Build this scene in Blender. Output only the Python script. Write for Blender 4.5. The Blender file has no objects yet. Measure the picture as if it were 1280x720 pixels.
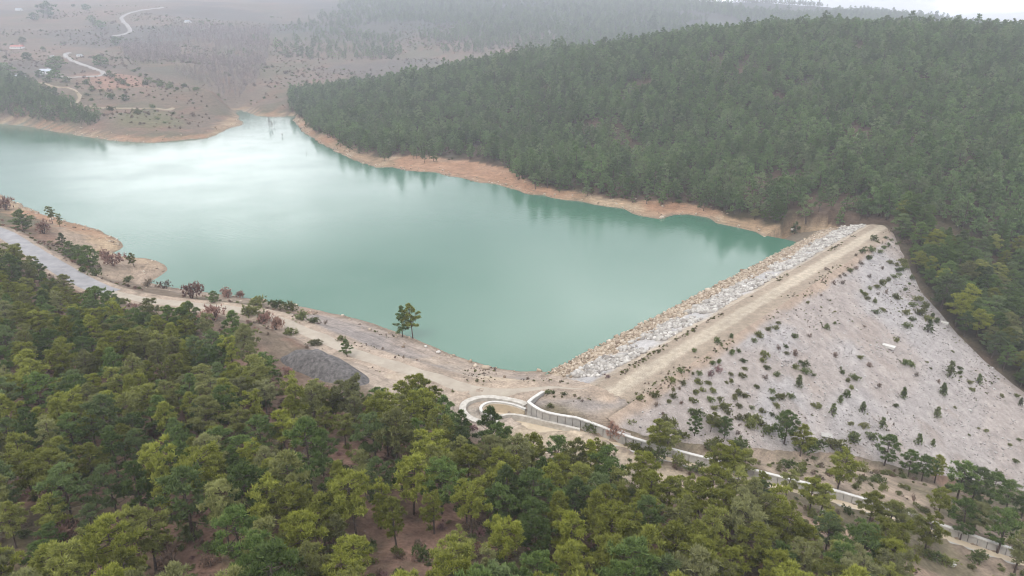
import bpy, bmesh, math, random
import numpy as np
from mathutils import Vector, Matrix

# ------------------------------------------------------------------ camera, sky, sun
rng = np.random.default_rng(7)
random.seed(7)
scene = bpy.context.scene
COL = scene.collection
R = math.radians
CAMZ, PITCH, FPX = 85.0, R(20.0), 865.0
cam_d = bpy.data.cameras.new('camera'); cam = bpy.data.objects.new('camera', cam_d); COL.objects.link(cam)
cam.location = (0, 0, CAMZ); cam.rotation_euler = (math.pi/2 - PITCH, 0, 0)
cam_d.sensor_width = 36.0; cam_d.lens = 36.0*FPX/1280.0
cam_d.clip_start = 1.0; cam_d.clip_end = 20000.0
scene.camera = cam

world = bpy.data.worlds.new('World'); scene.world = world; world.use_nodes = True
wn, wl = world.node_tree.nodes, world.node_tree.links
wn.clear()
SUN_EL, SUN_ROT = R(52), R(-140)
sky = wn.new('ShaderNodeTexSky'); sky.sky_type = 'NISHITA'; sky.sun_disc = False
sky.sun_elevation = SUN_EL; sky.sun_rotation = SUN_ROT; sky.dust_density = 4.0; sky.air_density = 1.0
tc = wn.new('ShaderNodeTexCoord')
cmap = wn.new('ShaderNodeMapping'); cmap.inputs['Scale'].default_value = (1.0, 1.0, 3.2); cmap.inputs['Rotation'].default_value = (0, 0, R(118))
cn = wn.new('ShaderNodeTexNoise'); cn.inputs['Scale'].default_value = 2.0; cn.inputs['Detail'].default_value = 5.0
cr = wn.new('ShaderNodeValToRGB')
cr.color_ramp.elements[0].position = 0.36; cr.color_ramp.elements[0].color = (6.9, 7.2, 7.9, 1)
cr.color_ramp.elements[1].position = 0.66; cr.color_ramp.elements[1].color = (36.0, 36.2, 36.6, 1)
cr_mid = cr.color_ramp.elements.new(0.53); cr_mid.color = (10.8, 11.1, 11.6, 1)
cm = wn.new('ShaderNodeMix'); cm.data_type = 'RGBA'; cm.inputs['Factor'].default_value = 0.90
bg = wn.new('ShaderNodeBackground'); bg.inputs['Strength'].default_value = 0.10
wo = wn.new('ShaderNodeOutputWorld')
wl.new(tc.outputs['Generated'], cmap.inputs['Vector']); wl.new(cmap.outputs['Vector'], cn.inputs['Vector'])
wl.new(cn.outputs['Fac'], cr.inputs['Fac'])
wl.new(sky.outputs['Color'], cm.inputs['A']); wl.new(cr.outputs['Color'], cm.inputs['B'])
wl.new(cm.outputs['Result'], bg.inputs['Color']); wl.new(bg.outputs['Background'], wo.inputs['Surface'])

sun_d = bpy.data.lights.new('sun', 'SUN'); sun = bpy.data.objects.new('sun', sun_d); COL.objects.link(sun)
sun_d.energy = 1.4; sun_d.angle = R(12); sun_d.color = (1.0, 0.96, 0.90)
# direction towards the sun, same as the sky texture's
sdir = Vector((math.sin(SUN_ROT)*math.cos(SUN_EL), math.cos(SUN_ROT)*math.cos(SUN_EL), math.sin(SUN_EL)))
sun.rotation_euler = sdir.to_track_quat('Z', 'Y').to_euler()
sun.location = (0, 0, 300)

scene.view_settings.view_transform = 'Standard'; scene.view_settings.look = 'None'
scene.view_settings.gamma = 1.0; scene.view_settings.use_curve_mapping = False
scene.view_settings.exposure = 0.36
scene.render.engine = 'CYCLES'
cy = scene.cycles
cy.max_bounces = 6; cy.diffuse_bounces = 3; cy.glossy_bounces = 2; cy.transmission_bounces = 3
cy.volume_bounces = 0; cy.sample_clamp_indirect = 4.0; cy.transparent_max_bounces = 6
cy.use_denoising = True; cy.filter_width = 1.05
cy.caustics_reflective = False; cy.caustics_refractive = False

# ------------------------------------------------------------------ numeric helpers
CP, SP = math.cos(PITCH), math.sin(PITCH)
def rays(px, py):
    px = np.asarray(px, float); py = np.asarray(py, float)
    u = (px-640.0)/FPX; v = (360.0-py)/FPX
    return np.stack([u, CP+v*SP, v*CP-SP], -1)
def at(px, py, z):
    d = rays(px, py); z = np.asarray(z, float); t = (z-CAMZ)/d[..., 2]
    return np.stack([d[..., 0]*t, d[..., 1]*t, np.broadcast_to(np.asarray(z, float), t.shape)], -1)
def project(P):
    P = np.asarray(P, float); x, y, z = P[..., 0], P[..., 1], P[..., 2]-CAMZ
    dep = y*CP - z*SP; up = y*SP + z*CP
    return 640+FPX*x/dep, 360-FPX*up/dep, dep
def _h(ix, iy, s):
    n = (ix.astype(np.int64)*374761393 + iy.astype(np.int64)*668265263 + s*974634541) & 0x7fffffff
    n = ((n ^ (n >> 13))*1274126177) & 0x7fffffff
    return ((n ^ (n >> 16)) & 0xffff)/65535.0
def vn(x, y, s=0):
    ix, iy = np.floor(x), np.floor(y); fx, fy = x-ix, y-iy
    fx = fx*fx*(3-2*fx); fy = fy*fy*(3-2*fy)
    a, b, c, d = _h(ix, iy, s), _h(ix+1, iy, s), _h(ix, iy+1, s), _h(ix+1, iy+1, s)
    return (a*(1-fx)+b*fx)*(1-fy)+(c*(1-fx)+d*fx)*fy
def fbm(x, y, sc, o=4, s=0):
    r = 0.0; amp = 0.5; f = 1.0/sc; tot = 0
    for k in range(o):
        r = r+amp*vn(x*f+17.3*k, y*f-9.1*k, s+k*7); tot += amp; amp *= 0.5; f *= 2.03
    return r/tot
def sst(a, b, x):
    t = np.clip((x-a)/(b-a), 0, 1); return t*t*(3-2*t)
def line_dist(x, y, pts):
    """distance to a polyline, interpolated third coordinate and arc length"""
    pts = np.asarray(pts, float); best = np.full(x.shape, 1e9); zz = np.zeros(x.shape); ss = np.zeros(x.shape); acc = 0.0
    for a, b in zip(pts[:-1], pts[1:]):
        dx, dy = b[0]-a[0], b[1]-a[1]; L2 = dx*dx+dy*dy+1e-9
        t = np.clip(((x-a[0])*dx+(y-a[1])*dy)/L2, 0, 1)
        d = np.hypot(x-a[0]-t*dx, y-a[1]-t*dy); m = d < best
        best = np.where(m, d, best)
        if pts.shape[1] > 2: zz = np.where(m, a[2]+t*(b[2]-a[2]), zz)
        ss = np.where(m, acc+t*math.sqrt(L2), ss); acc += math.sqrt(L2)
    return best, zz, ss
def inside(x, y, poly):
    poly = np.asarray(poly, float)[:, :2]; c = np.zeros(x.shape, bool); n = len(poly)
    for i in range(n):
        x1, y1 = poly[i]; x2, y2 = poly[(i+1) % n]
        if y1 == y2: continue
        k = ((y1 > y) != (y2 > y)) & (x < (x2-x1)*(y-y1)/(y2-y1)+x1); c ^= k
    return c
def sdf(x, y, poly):
    """signed distance to a polygon, negative inside"""
    p = np.asarray(poly, float)[:, :2]; d, _, _ = line_dist(x, y, np.vstack([p, p[:1]]))
    return np.where(inside(x, y, p), -d, d)
def smooth_line(pts, step):
    """Catmull-Rom through the points, resampled at the step"""
    p = np.asarray(pts, float); p = np.vstack([2*p[0]-p[1], p, 2*p[-1]-p[-2]]); out = []
    for i in range(1, len(p)-2):
        n = max(2, int(np.linalg.norm(p[i+1][:2]-p[i][:2])/step))
        for k in range(n):
            t = k/n
            out.append(0.5*((2*p[i])+(-p[i-1]+p[i+1])*t+(2*p[i-1]-5*p[i]+4*p[i+1]-p[i+2])*t*t+(-p[i-1]+3*p[i]-3*p[i+1]+p[i+2])*t**3))
    out.append(p[-2]); return np.array(out)

# ------------------------------------------------------------------ object helpers
def tag(o, label=None, cat=None, group=None, kind=None):
    if label: o['label'] = label
    if cat: o['category'] = cat
    if group: o['group'] = group
    if kind: o['kind'] = kind
    return o
def empty(name, loc, rz=0.0):
    o = bpy.data.objects.new(name, None); COL.objects.link(o); o.location = loc; o.rotation_euler = (0, 0, rz)
    o.empty_display_size = 0.5
    return o
def link(name, me, parent=None):
    o = bpy.data.objects.new(name, me); COL.objects.link(o)
    if parent is not None: o.parent = parent
    return o
def mesh(name, v, f, mat=None, smooth=False):
    me = bpy.data.meshes.new(name)
    me.from_pydata([tuple(map(float, p)) for p in v], [], [tuple(int(i) for i in q) for q in f])
    if mat: me.materials.append(mat)
    if smooth: me.polygons.foreach_set('use_smooth', [True]*len(me.polygons))
    me.update(); return me
def mesh_np(name, v, f, mat=None, smooth=False, col=None, tint=None):
    """fast mesh from numpy arrays; f is (N,3) or (N,4)"""
    v = np.asarray(v, np.float32); f = np.asarray(f, np.int32); k = f.shape[1]
    me = bpy.data.meshes.new(name)
    me.vertices.add(len(v)); me.vertices.foreach_set('co', v.ravel())
    me.loops.add(f.size); me.loops.foreach_set('vertex_index', f.ravel())
    me.polygons.add(len(f)); me.polygons.foreach_set('loop_start', np.arange(0, f.size, k, dtype=np.int32))
    if smooth: me.polygons.foreach_set('use_smooth', np.ones(len(f), bool))
    if col is not None:
        a = me.attributes.new('ground_col', 'FLOAT_COLOR', 'POINT')
        c4 = np.ones((len(v), 4), np.float32); c4[:, :3] = col; a.data.foreach_set('color', c4.ravel())
    if tint is not None:
        a = me.attributes.new('tint', 'FLOAT', 'POINT'); a.data.foreach_set('value', np.asarray(tint, np.float32))
    if mat: me.materials.append(mat)
    me.update(calc_edges=True); me.validate(); return me
def grid_faces(nu, nv):
    i = np.arange(nu-1)[:, None]*nv+np.arange(nv-1)[None, :]
    return np.stack([i, i+nv, i+nv+1, i+1], -1).reshape(-1, 4)

# ------------------------------------------------------------------ materials
def nodes(name):
    m = bpy.data.materials.new(name); m.use_nodes = True; nt = m.node_tree
    b = nt.nodes['Principled BSDF']; b.inputs['Roughness'].default_value = 0.9
    b.inputs['Specular IOR Level'].default_value = 0.2
    return m, nt, nt.nodes, nt.links, b
def N(nt, t, **kw):
    n = nt.nodes.new(t)
    for k, v in kw.items():
        if hasattr(n, k): setattr(n, k, v)
        else: n.inputs[k].default_value = v
    return n
def noise(nt, sc, detail=4, rough=0.55):
    t = N(nt, 'ShaderNodeTexCoord'); n = N(nt, 'ShaderNodeTexNoise'); n.inputs['Scale'].default_value = sc
    n.inputs['Detail'].default_value = detail; n.inputs['Roughness'].default_value = rough
    nt.links.new(t.outputs['Object'], n.inputs['Vector']); return n
def ramp(nt, src, stops):
    r = N(nt, 'ShaderNodeValToRGB'); e = r.color_ramp.elements
    e[0].position, e[0].color = stops[0][0], (*stops[0][1], 1); e[1].position, e[1].color = stops[-1][0], (*stops[-1][1], 1)
    for p, c in stops[1:-1]:
        q = e.new(p); q.color = (*c, 1)
    nt.links.new(src, r.inputs['Fac']); return r
def mixc(nt, fac, a, b, mode='MIX'):
    m = N(nt, 'ShaderNodeMix'); m.data_type = 'RGBA'; m.blend_type = mode
    for s, k in ((fac, 'Factor'), (a, 'A'), (b, 'B')):
        if hasattr(s, 'links') or hasattr(s, 'is_linked'): nt.links.new(s, m.inputs[k])
        elif isinstance(s, (int, float)): m.inputs[k].default_value = s
        else: m.inputs[k].default_value = (*s, 1)
    return m.outputs['Result']
def bump(nt, src, b, strength, dist):
    n = N(nt, 'ShaderNodeBump'); n.inputs['Strength'].default_value = strength; n.inputs['Distance'].default_value = dist
    nt.links.new(src, n.inputs['Height']); nt.links.new(n.outputs['Normal'], b.inputs['Normal'])
g3 = lambda v: (v, v, v)

def mat_ground(name='ground_soil'):
    m, nt, nn, ll, b = nodes(name)
    a = N(nt, 'ShaderNodeAttribute', attribute_name='ground_col')
    n1 = noise(nt, 0.35, 6, 0.65); n2 = noise(nt, 1.7, 5, 0.7)
    r1 = ramp(nt, n1.outputs['Fac'], [(0.28, g3(0.70)), (0.5, g3(1.0)), (0.72, g3(1.28))])
    r2 = ramp(nt, n2.outputs['Fac'], [(0.30, g3(0.62)), (0.5, g3(1.0)), (0.70, g3(1.30))])
    c = mixc(nt, 1.0, a.outputs['Color'], r1.outputs['Color'], 'MULTIPLY')
    c = mixc(nt, 0.85, c, r2.outputs['Color'], 'MULTIPLY')
    tc_ = N(nt, 'ShaderNodeTexCoord'); mp = N(nt, 'ShaderNodeMapping'); mp.inputs['Scale'].default_value = (0.05, 0.05, 3.2); n3 = N(nt, 'ShaderNodeTexNoise')
    n3.inputs['Scale'].default_value = 1.0; n3.inputs['Detail'].default_value = 4.0; n3.inputs['Roughness'].default_value = 0.7
    ll.new(tc_.outputs['Object'], mp.inputs['Vector']); ll.new(mp.outputs['Vector'], n3.inputs['Vector'])
    r3 = ramp(nt, n3.outputs['Fac'], [(0.32, g3(0.66)), (0.5, g3(1.0)), (0.68, g3(1.25))]); c = mixc(nt, 0.75, c, r3.outputs['Color'], 'MULTIPLY')
    ll.new(c, b.inputs['Base Color']); bump(nt, n2.outputs['Fac'], b, 0.5, 0.4)
    b.inputs['Specular IOR Level'].default_value = 0.1
    return m
def mat_leaf(name, ca, cb, hue_var=0.5, trans=0.25, cc=None):
    """needle / leaf: two leaf colours mixed by the tuft's own tint and by the plant's random value"""
    m, nt, nn, ll, b = nodes(name)
    a = N(nt, 'ShaderNodeAttribute', attribute_name='tint'); oi = N(nt, 'ShaderNodeObjectInfo')
    c = mixc(nt, a.outputs['Fac'], ca, cb)
    cc = cc or tuple(0.5*(x+y) for x, y in zip(ca, cb))
    r = ramp(nt, oi.outputs['Random'], [(0.0, g3(0.0)), (0.55, g3(0.12)), (1.0, g3(1.0))])
    k = N(nt, 'ShaderNodeMath', operation='MULTIPLY'); ll.new(r.outputs['Color'], k.inputs[0]); k.inputs[1].default_value = hue_var
    c = mixc(nt, k.outputs[0], c, cc)
    val = N(nt, 'ShaderNodeMapRange'); val.inputs['To Min'].default_value = 0.68; val.inputs['To Max'].default_value = 1.42
    wn_ = N(nt, 'ShaderNodeTexWhiteNoise'); wn_.noise_dimensions = '1D'
    ll.new(oi.outputs['Random'], wn_.inputs['W']); ll.new(wn_.outputs['Value'], val.inputs['Value'])
    c = mixc(nt, 1.0, c, val.outputs['Result'], 'MULTIPLY')
    ll.new(c, b.inputs['Base Color']); b.inputs['Roughness'].default_value = 0.65
    if trans > 0:
        tr = N(nt, 'ShaderNodeBsdfTranslucent'); ll.new(c, tr.inputs['Color'])
        ms = N(nt, 'ShaderNodeMixShader'); ms.inputs[0].default_value = trans
        ll.new(b.outputs[0], ms.inputs[1]); ll.new(tr.outputs[0], ms.inputs[2]); ll.new(ms.outputs[0], nn['Material Output'].inputs['Surface'])
    return m
def mat_plain(name, c1, c2, sc, bumpd=0.0, rough=0.85, detail=5):
    m, nt, nn, ll, b = nodes(name); n = noise(nt, sc, detail, 0.65)
    r = ramp(nt, n.outputs['Fac'], [(0.3, c1), (0.7, c2)]); ll.new(r.outputs['Color'], b.inputs['Base Color'])
    b.inputs['Roughness'].default_value = rough
    if bumpd: bump(nt, n.outputs['Fac'], b, 0.6, bumpd)
    return m
def mat_tint(name, ca, cb, cc, sc=1.5, rough=0.85):
    """stones: colour by the stone's own tint, grain by noise"""
    m, nt, nn, ll, b = nodes(name)
    a = N(nt, 'ShaderNodeAttribute', attribute_name='tint'); n = noise(nt, sc, 4, 0.6)
    r = ramp(nt, a.outputs['Fac'], [(0.0, ca), (0.5, cb), (1.0, cc)])
    q = ramp(nt, n.outputs['Fac'], [(0.3, g3(0.8)), (0.7, g3(1.15))])
    ll.new(mixc(nt, 1.0, r.outputs['Color'], q.outputs['Color'], 'MULTIPLY'), b.inputs['Base Color'])
    b.inputs['Roughness'].default_value = rough; return m
def mat_attr(name, sc1, sc2, amp=0.3, b_d=0.2):
    """surface whose own colour is stored on the mesh, with fine grain"""
    m, nt, nn, ll, b = nodes(name)
    a = N(nt, 'ShaderNodeAttribute', attribute_name='ground_col')
    n1 = noise(nt, sc1, 5, 0.65); n2 = noise(nt, sc2, 4, 0.7)
    r1 = ramp(nt, n1.outputs['Fac'], [(0.3, g3(1-amp)), (0.7, g3(1+amp))])
    r2 = ramp(nt, n2.outputs['Fac'], [(0.3, g3(1-amp)), (0.7, g3(1+amp))])
    c = mixc(nt, 1.0, a.outputs['Color'], r1.outputs['Color'], 'MULTIPLY'); c = mixc(nt, 1.0, c, r2.outputs['Color'], 'MULTIPLY')
    ll.new(c, b.inputs['Base Color']); bump(nt, n2.outputs['Fac'], b, 0.6, b_d); return m

M = {}
M['ground'] = mat_ground()
M['bark'] = mat_plain('pine_bark', (0.055, 0.042, 0.036), (0.15, 0.115, 0.095), 3.0, 0.03)
M['greybark'] = mat_plain('pale_bare_bark', (0.20, 0.165, 0.15), (0.36, 0.31, 0.28), 2.0)
M['needle'] = mat_leaf('pine_needles_olive', (0.115, 0.132, 0.017), (0.300, 0.312, 0.060), 0.75, 0.22, (0.225, 0.225, 0.125))
M['needle_dark'] = mat_leaf('pine_needles_dark', (0.058, 0.098, 0.026), (0.150, 0.205, 0.055), 0.6, 0.2, (0.14, 0.165, 0.085))
M['needle_far'] = mat_leaf('pine_needles_far', (0.072, 0.124, 0.044), (0.178, 0.245, 0.092), 0.7, 0.3, (0.195, 0.222, 0.120))
M['leaf_dry'] = mat_leaf('dry_oak_leaves', (0.21, 0.125, 0.10), (0.38, 0.235, 0.19), 0.6, 0.25, (0.28, 0.19, 0.14))
M['leaf_purple'] = mat_leaf('purple_twigs', (0.15, 0.085, 0.085), (0.27, 0.16, 0.155), 0.5, 0.2)
M['leaf_shrub'] = mat_leaf('juniper_green', (0.072, 0.105, 0.034), (0.160, 0.190, 0.062), 0.6, 0.25, (0.16, 0.16, 0.08))
M['leaf_yellow'] = mat_leaf('yellowish_shrub', (0.095, 0.112, 0.030), (0.215, 0.222, 0.072), 0.6, 0.25, (0.19, 0.17, 0.09))
M['leaf_brown'] = mat_leaf('brown_brush', (0.10, 0.065, 0.048), (0.22, 0.15, 0.115), 0.7, 0.15, (0.14, 0.12, 0.075))
M['twig'] = mat_leaf('bare_poplar_twigs', (0.20, 0.165, 0.155), (0.34, 0.285, 0.265), 0.5, 0.1, (0.28, 0.225, 0.20))
M['concrete'] = mat_plain('weathered_concrete', (0.32, 0.305, 0.285), (0.46, 0.44, 0.41), 0.7, 0.02)
M['concrete_tan'] = mat_plain('silted_concrete', (0.44, 0.36, 0.26), (0.58, 0.49, 0.37), 0.35, 0.02)
M['concrete_dust'] = mat_plain('dusty_concrete', (0.36, 0.325, 0.28), (0.56, 0.53, 0.48), 0.9, 0.03)
M['coping'] = mat_plain('pale_concrete_coping', (0.46, 0.44, 0.41), (0.64, 0.62, 0.585), 0.6)
M['asphalt'] = mat_plain('worn_pale_asphalt', (0.21, 0.205, 0.21), (0.33, 0.32, 0.325), 0.22, 0.01)
M['road_far'] = mat_plain('pale_far_road', (0.26, 0.245, 0.235), (0.36, 0.34, 0.325), 0.1)
M['track'] = mat_plain('pale_dirt_track', (0.30, 0.255, 0.205), (0.41, 0.36, 0.295), 0.25, 0.02)
M['track_far'] = mat_plain('sandy_far_track', (0.25, 0.20, 0.14), (0.36, 0.29, 0.21), 0.1)
M['stone'] = mat_tint('riprap_stone', (0.19, 0.17, 0.152), (0.36, 0.332, 0.302), (0.56, 0.53, 0.49), 1.2)
M['stone_face'] = mat_tint('dam_face_stone', (0.25, 0.22, 0.205), (0.36, 0.33, 0.315), (0.48, 0.455, 0.44), 1.2)
M['stone_tan'] = mat_tint('silt_stained_stone', (0.19, 0.14, 0.10), (0.37, 0.295, 0.22), (0.54, 0.46, 0.37), 1.2)
M['gravel_dark'] = mat_plain('dark_grey_gravel', (0.050, 0.047, 0.046), (0.19, 0.175, 0.168), 1.1, 0.5, 0.9, 7)
M['gravel_sand'] = mat_plain('sandy_gravel', (0.30, 0.24, 0.18), (0.46, 0.38, 0.30), 0.9, 0.1, 0.9, 7)
M['white_wall'] = mat_plain('white_plaster', (0.66, 0.65, 0.64), (0.80, 0.79, 0.78), 0.4)
M['roof_grey'] = mat_plain('grey_sheet_roof', (0.34, 0.37, 0.42), (0.50, 0.53, 0.58), 0.5)
M['roof_red'] = mat_plain('red_tile_roof', (0.36, 0.13, 0.11), (0.52, 0.22, 0.19), 0.5)
M['dark_open'] = mat_plain('dark_window', (0.02, 0.02, 0.025), (0.05, 0.05, 0.055), 1.0)
M['dam'] = mat_attr('dam_fill', 0.5, 2.6, 0.24, 0.3)

# ------------------------------------------------------------------ lie of the land
shore_px = [(680,463),(650,464),(620,460),(590,451),(560,441),(530,428),(505,418),(480,409),(455,401),(430,394),(400,388),(370,382),(345,379),(322,375),(285,369),(250,364),(215,359),(188,353),(200,345),(211,337.5),(206,331),(198,327),(184,323),(168,322),(150,320),(141,316),(150,312),(155,308),(152,303),(148,300),(131,292),(111,284),(84,277),(50,267),(20,253),(0,243),(-60,225),(-200,200),(-350,184),
 (-350,150),(-150,150),(0,154.5),(34,158),(67,164),(101,170),(141,176),(188,179),(228,175),(259,173),(272,168),(285,161),(307,155),(299,148),(292,138),(300,137.5),(309,140),(322,145),(338,146.5),(353,146),(370,144.5),(366,151),(376,163),(393,175),(416,188),(440,199),(470,210),(490,209),(510,214),(545,216),(562,221),(575,222),(600,229),(618,230),(640,236),(662,243),(680,244),(705,250),(720,251),(750,257),(780,261),(790,267),(800,270),(825,274),(842,269),(860,268),(885,272),(895,279),(910,282),(945,290),(955,296),(965,298),(990,303),(985,310),(930,340),(870,372),(800,408),(740,437),(700,455)]
shore = at([p[0] for p in shore_px], [p[1] for p in shore_px], 0.0)[:, :2]
def wobble(poly, n_per=6, amp=0.012):
    """finer shoreline: midpoints pushed off the straight line by a little, in proportion to the length"""
    out = []; p = poly
    for i in range(len(p)):
        a, b = p[i], p[(i+1) % len(p)]; L = np.linalg.norm(b-a); n = max(1, min(8, int(L/4)))
        nr = np.array([-(b-a)[1], (b-a)[0]])/(L+1e-9)
        for k in range(n):
            q = a+(b-a)*k/n
            if k: q = q+nr*rng.normal(0, min(1.6, L*amp+0.25))
            out.append(q)
    return np.array(out)
shore_fine = wobble(shore)

# dam frame: u along the crest, w downstream
CREST = 6.0
P0 = at(777, 483, CREST)[:2]; P1 = at(1101, 285, CREST)[:2]
DU = (P1-P0)/np.linalg.norm(P1-P0); DW = np.array([DU[1], -DU[0]]); DL = np.linalg.norm(P1-P0)
W_UP, W_DN, W_WATER, DN_SLOPE = -5.0, 6.0, -25.0, 2.0
UPS = (W_UP-W_WATER)/CREST
def dam_uw(x, y):
    rx, ry = x-P0[0], y-P0[1]; return rx*DU[0]+ry*DU[1], rx*DW[0]+ry*DW[1]
def dam_z(w):
    return np.where(w < W_UP, CREST-(W_UP-w)/UPS, np.where(w > W_DN, CREST-(w-W_DN)/DN_SLOPE, CREST))
def on_dam(px, py):
    """where a view ray meets the downstream face"""
    d = rays(px, py)
    a = (-P0[0]*DW[0]-P0[1]*DW[1]); k = d[..., 0]*DW[0]+d[..., 1]*DW[1]
    t = (CREST+W_DN/DN_SLOPE-CAMZ-a/DN_SLOPE)/(d[..., 2]+k/DN_SLOPE)
    return np.stack([d[..., 0]*t, d[..., 1]*t, CAMZ+d[..., 2]*t], -1)

road_px = [(-60,268,11.5),(0,290,10),(34,310,9.5),(67,330,9),(101,350,8.5),(134,364,8),(178,374,7.5),(230,380,7),(285,385,7),(336,396,6.5),(390,417,6),(441,440,6),(491,456,6),(541,471,6),(592,487,6),(642,488,6),(690,484,6),(735,484,6)]
road_w = np.array([at(a, b, c) for a, b, c in road_px])
chute_px = [(659,502,7.2),(668.8,509,7.1),(680,514.5,6.9),(695,518,6.6),(710,520.5,6.2),(723,523,5.7),(755,534.4,4.4),(777.5,542.8,3.6),(800,550,2.9),(820,556,2.2),(865,568,0.8),(925,583,-1.2),(960,592,-2.4),(1000,602,-3.6),(1040,612,-4.8),(1075,622,-5.9),(1110,632,-7.0),(1160,650,-8.4),(1215,669,-9.6),(1250,681,-10.4),(1300,697,-11.6),(1380,725,-13.5)]
chute_top = smooth_line([at(a, b, c) for a, b, c in chute_px], 2.5)       # top of the wall on the dam's side
def offset_line(p, off):
    t = np.gradient(p[:, :2], axis=0); t /= np.linalg.norm(t, axis=1)[:, None]+1e-9
    q = p.copy(); q[:, 0] += t[:, 1]*off; q[:, 1] -= t[:, 0]*off; return q
CH_W = 3.4
chute_len = np.r_[0, np.cumsum(np.linalg.norm(np.diff(chute_top[:, :2], axis=0), axis=1))]
wall_h = np.interp(chute_len, [0, 6, 16, 26, 40, 200], [3.7, 3.4, 2.6, 2.3, 2.0, 1.9])
chute_mid = offset_line(chute_top, CH_W/2); chute_mid[:, 2] -= wall_h
weir_out = at([656.6,650,642.5,625.6,608.8,593.8,583,580,584,594,607,622],[506.5,503.5,501.6,498.4,496.9,499,504,511,518,524,527,526], 5.2)
weir_in = at([656.6,644,631,616,607,602,605,613,624],[512.8,508,505,504,506,511,516.6,519.5,520.5], 4.6)
front_w = at([622,635,650,672.5,695,725],[521,518.5,519.5,524.5,530,537], [4.6,4.6,4.6,4.5,4.3,3.9])
basin_poly = np.vstack([weir_out, front_w[1:3], at([658],[517],4.5)])[:, :2]
trough_poly = np.vstack([weir_in, front_w[1:4], at([668],[514],4.5)])[:, :2]

ctrl = []
def C(px, py, z): ctrl.append(at(px, py, z))
def CT(px, py, t):
    d = rays(px, py)*t; ctrl.append(np.array([d[0], d[1], CAMZ+d[2]]))
def CW(x, y, z): ctrl.append(np.array([x, y, z], float))
for p in shore[::2]: CW(p[0], p[1], 0.3)
for p in road_px: C(*p)
# forest hill below the camera
for p in [(60,372,11),(130,400,11.5),(0,350,12.5),(0,420,14),(200,425,12),(330,470,11),(120,470,14.5),(0,520,16),(250,520,15),(0,620,18),(0,720,20),(130,620,18),(250,620,18),(250,720,21),(515,715,21),(380,650,19),(500,600,16),(400,540,13),(430,500,9.5),(480,520,9),(540,525,7.5),(600,570,8.5),(590,545,6.5),(700,620,9),(760,600,6),(640,660,15),(800,690,9),(640,720,19),(800,720,11),(870,640,3.5),(950,660,2),(1000,700,1.5),(1060,680,-1.5),(1100,720,-2),(1200,720,-8),(1180,690,-8),
          (-150,420,18),(-150,600,23),(-150,340,15)]: C(*p)
# round the spillway and along both sides of the chute
for p in [(700,500,6.2),(720,505,6.2),(750,515,5.6),(690,505,6.2),(665,490,6),(690,492,6.1),(620,490,5.8),(575,500,5.8),(640,540,5.0),(690,545,4.8),(570,520,6.2),(740,560,4.3),(800,580,2.2)]: C(*p)
for k in range(8, len(chute_top), 4):
    a = offset_line(chute_top, -2.5)[k]; b = offset_line(chute_top, CH_W+2.5)[k]
    CW(a[0], a[1], chute_top[k, 2]-0.5); CW(b[0], b[1], chute_top[k, 2]+0.1)
# dam abutments
bd_left = on_dam(np.array([760,805,870,950,1030,1090,1140,1200,1280,1340]), np.array([522,545,556,561,566,575,588,600,615,630]))
bd_right = on_dam(np.array([1117,1126,1140,1155,1175,1200,1230,1280,1350]), np.array([292,312,340,368,390,420,450,490,540]))
for p in list(bd_left)+list(bd_right): CW(*p)
# right-hand hill
for p in [(1150,282,292),(1130,275,305),(1180,320,285),(1280,400,255),(1280,300,300),(1280,200,370),(1280,120,460),(1280,52,600),(1130,220,350),(1130,130,450),(1130,76,540),(1130,47,610),(1000,250,340),(1000,200,390),(1000,150,450),(1000,86,540),(1000,41,625),(850,200,430),(850,120,530),(850,68,625),(850,54,680),(700,200,450),(700,160,520),(700,100,630),(700,74,740),(560,180,540),(560,150,600),(560,110,700),(560,90,780),(450,150,650),(450,116,780),(400,148,715),(930,250,350),(780,220,400),(640,200,480)]: CT(*p)
for p in [(300,920,62),(600,900,72),(100,1000,42),(820,560,95),(700,350,60),(520,200,5),(420,60,-30),(260,150,-36),(320,220,-22),(200,40,-14),(500,1300,55),(1100,1000,75),(1500,400,60),(2600,0,40),(2600,1800,60),(2600,2800,40),(900,-300,0),(-100,950,20)]: CW(*p)
# far side on the left and the misty hills
for p in [(0,120,760),(60,130,705),(130,152,640),(215,137,700),(200,160,622),(90,130,725),(20,105,850),(58,90,905),(130,92,862),(270,115,800),(290,130,780),(85,70,1080),(21,59,1200),(150,45,1350),(190,10,1700),(0,10,1700),(0,40,1350),(350,125,860),(340,100,1000),(450,80,1200),(300,60,1300),(500,55,1400),(300,20,1750),(500,20,1800),(600,0,2100),(750,4,2000),(900,4,2200),(1000,8,2400),(650,40,1500),(200,110,830)]: CT(*p)
for p in [(-2600,2800,215),(0,2800,215),(700,2800,190),(1500,2800,60),(-2600,1500,190),(-1500,800,110),(-900,450,50),(-560,300,25),(-330,140,24),(-260,0,34),(0,0,30),(-40,30,27),(0,-300,55),(300,-300,-10),(-2600,-300,150),(100,20,4)]: CW(*p)
ctrl = np.array(ctrl)
SC = 200.0
def _phi(r2): return np.where(r2 > 1e-12, 0.5*r2*np.log(r2+1e-12), 0.0)
_X = ctrl[:, :2]/SC; _n = len(_X)
_K = _phi(((_X[:, None]-_X[None])**2).sum(-1))+np.eye(_n)*2e-4
_Pm = np.c_[np.ones(_n), _X]; _A = np.zeros((_n+3, _n+3)); _A[:_n, :_n] = _K; _A[:_n, _n:] = _Pm; _A[_n:, :_n] = _Pm.T
_c = np.linalg.solve(_A, np.r_[ctrl[:, 2], 0, 0, 0])
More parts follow.
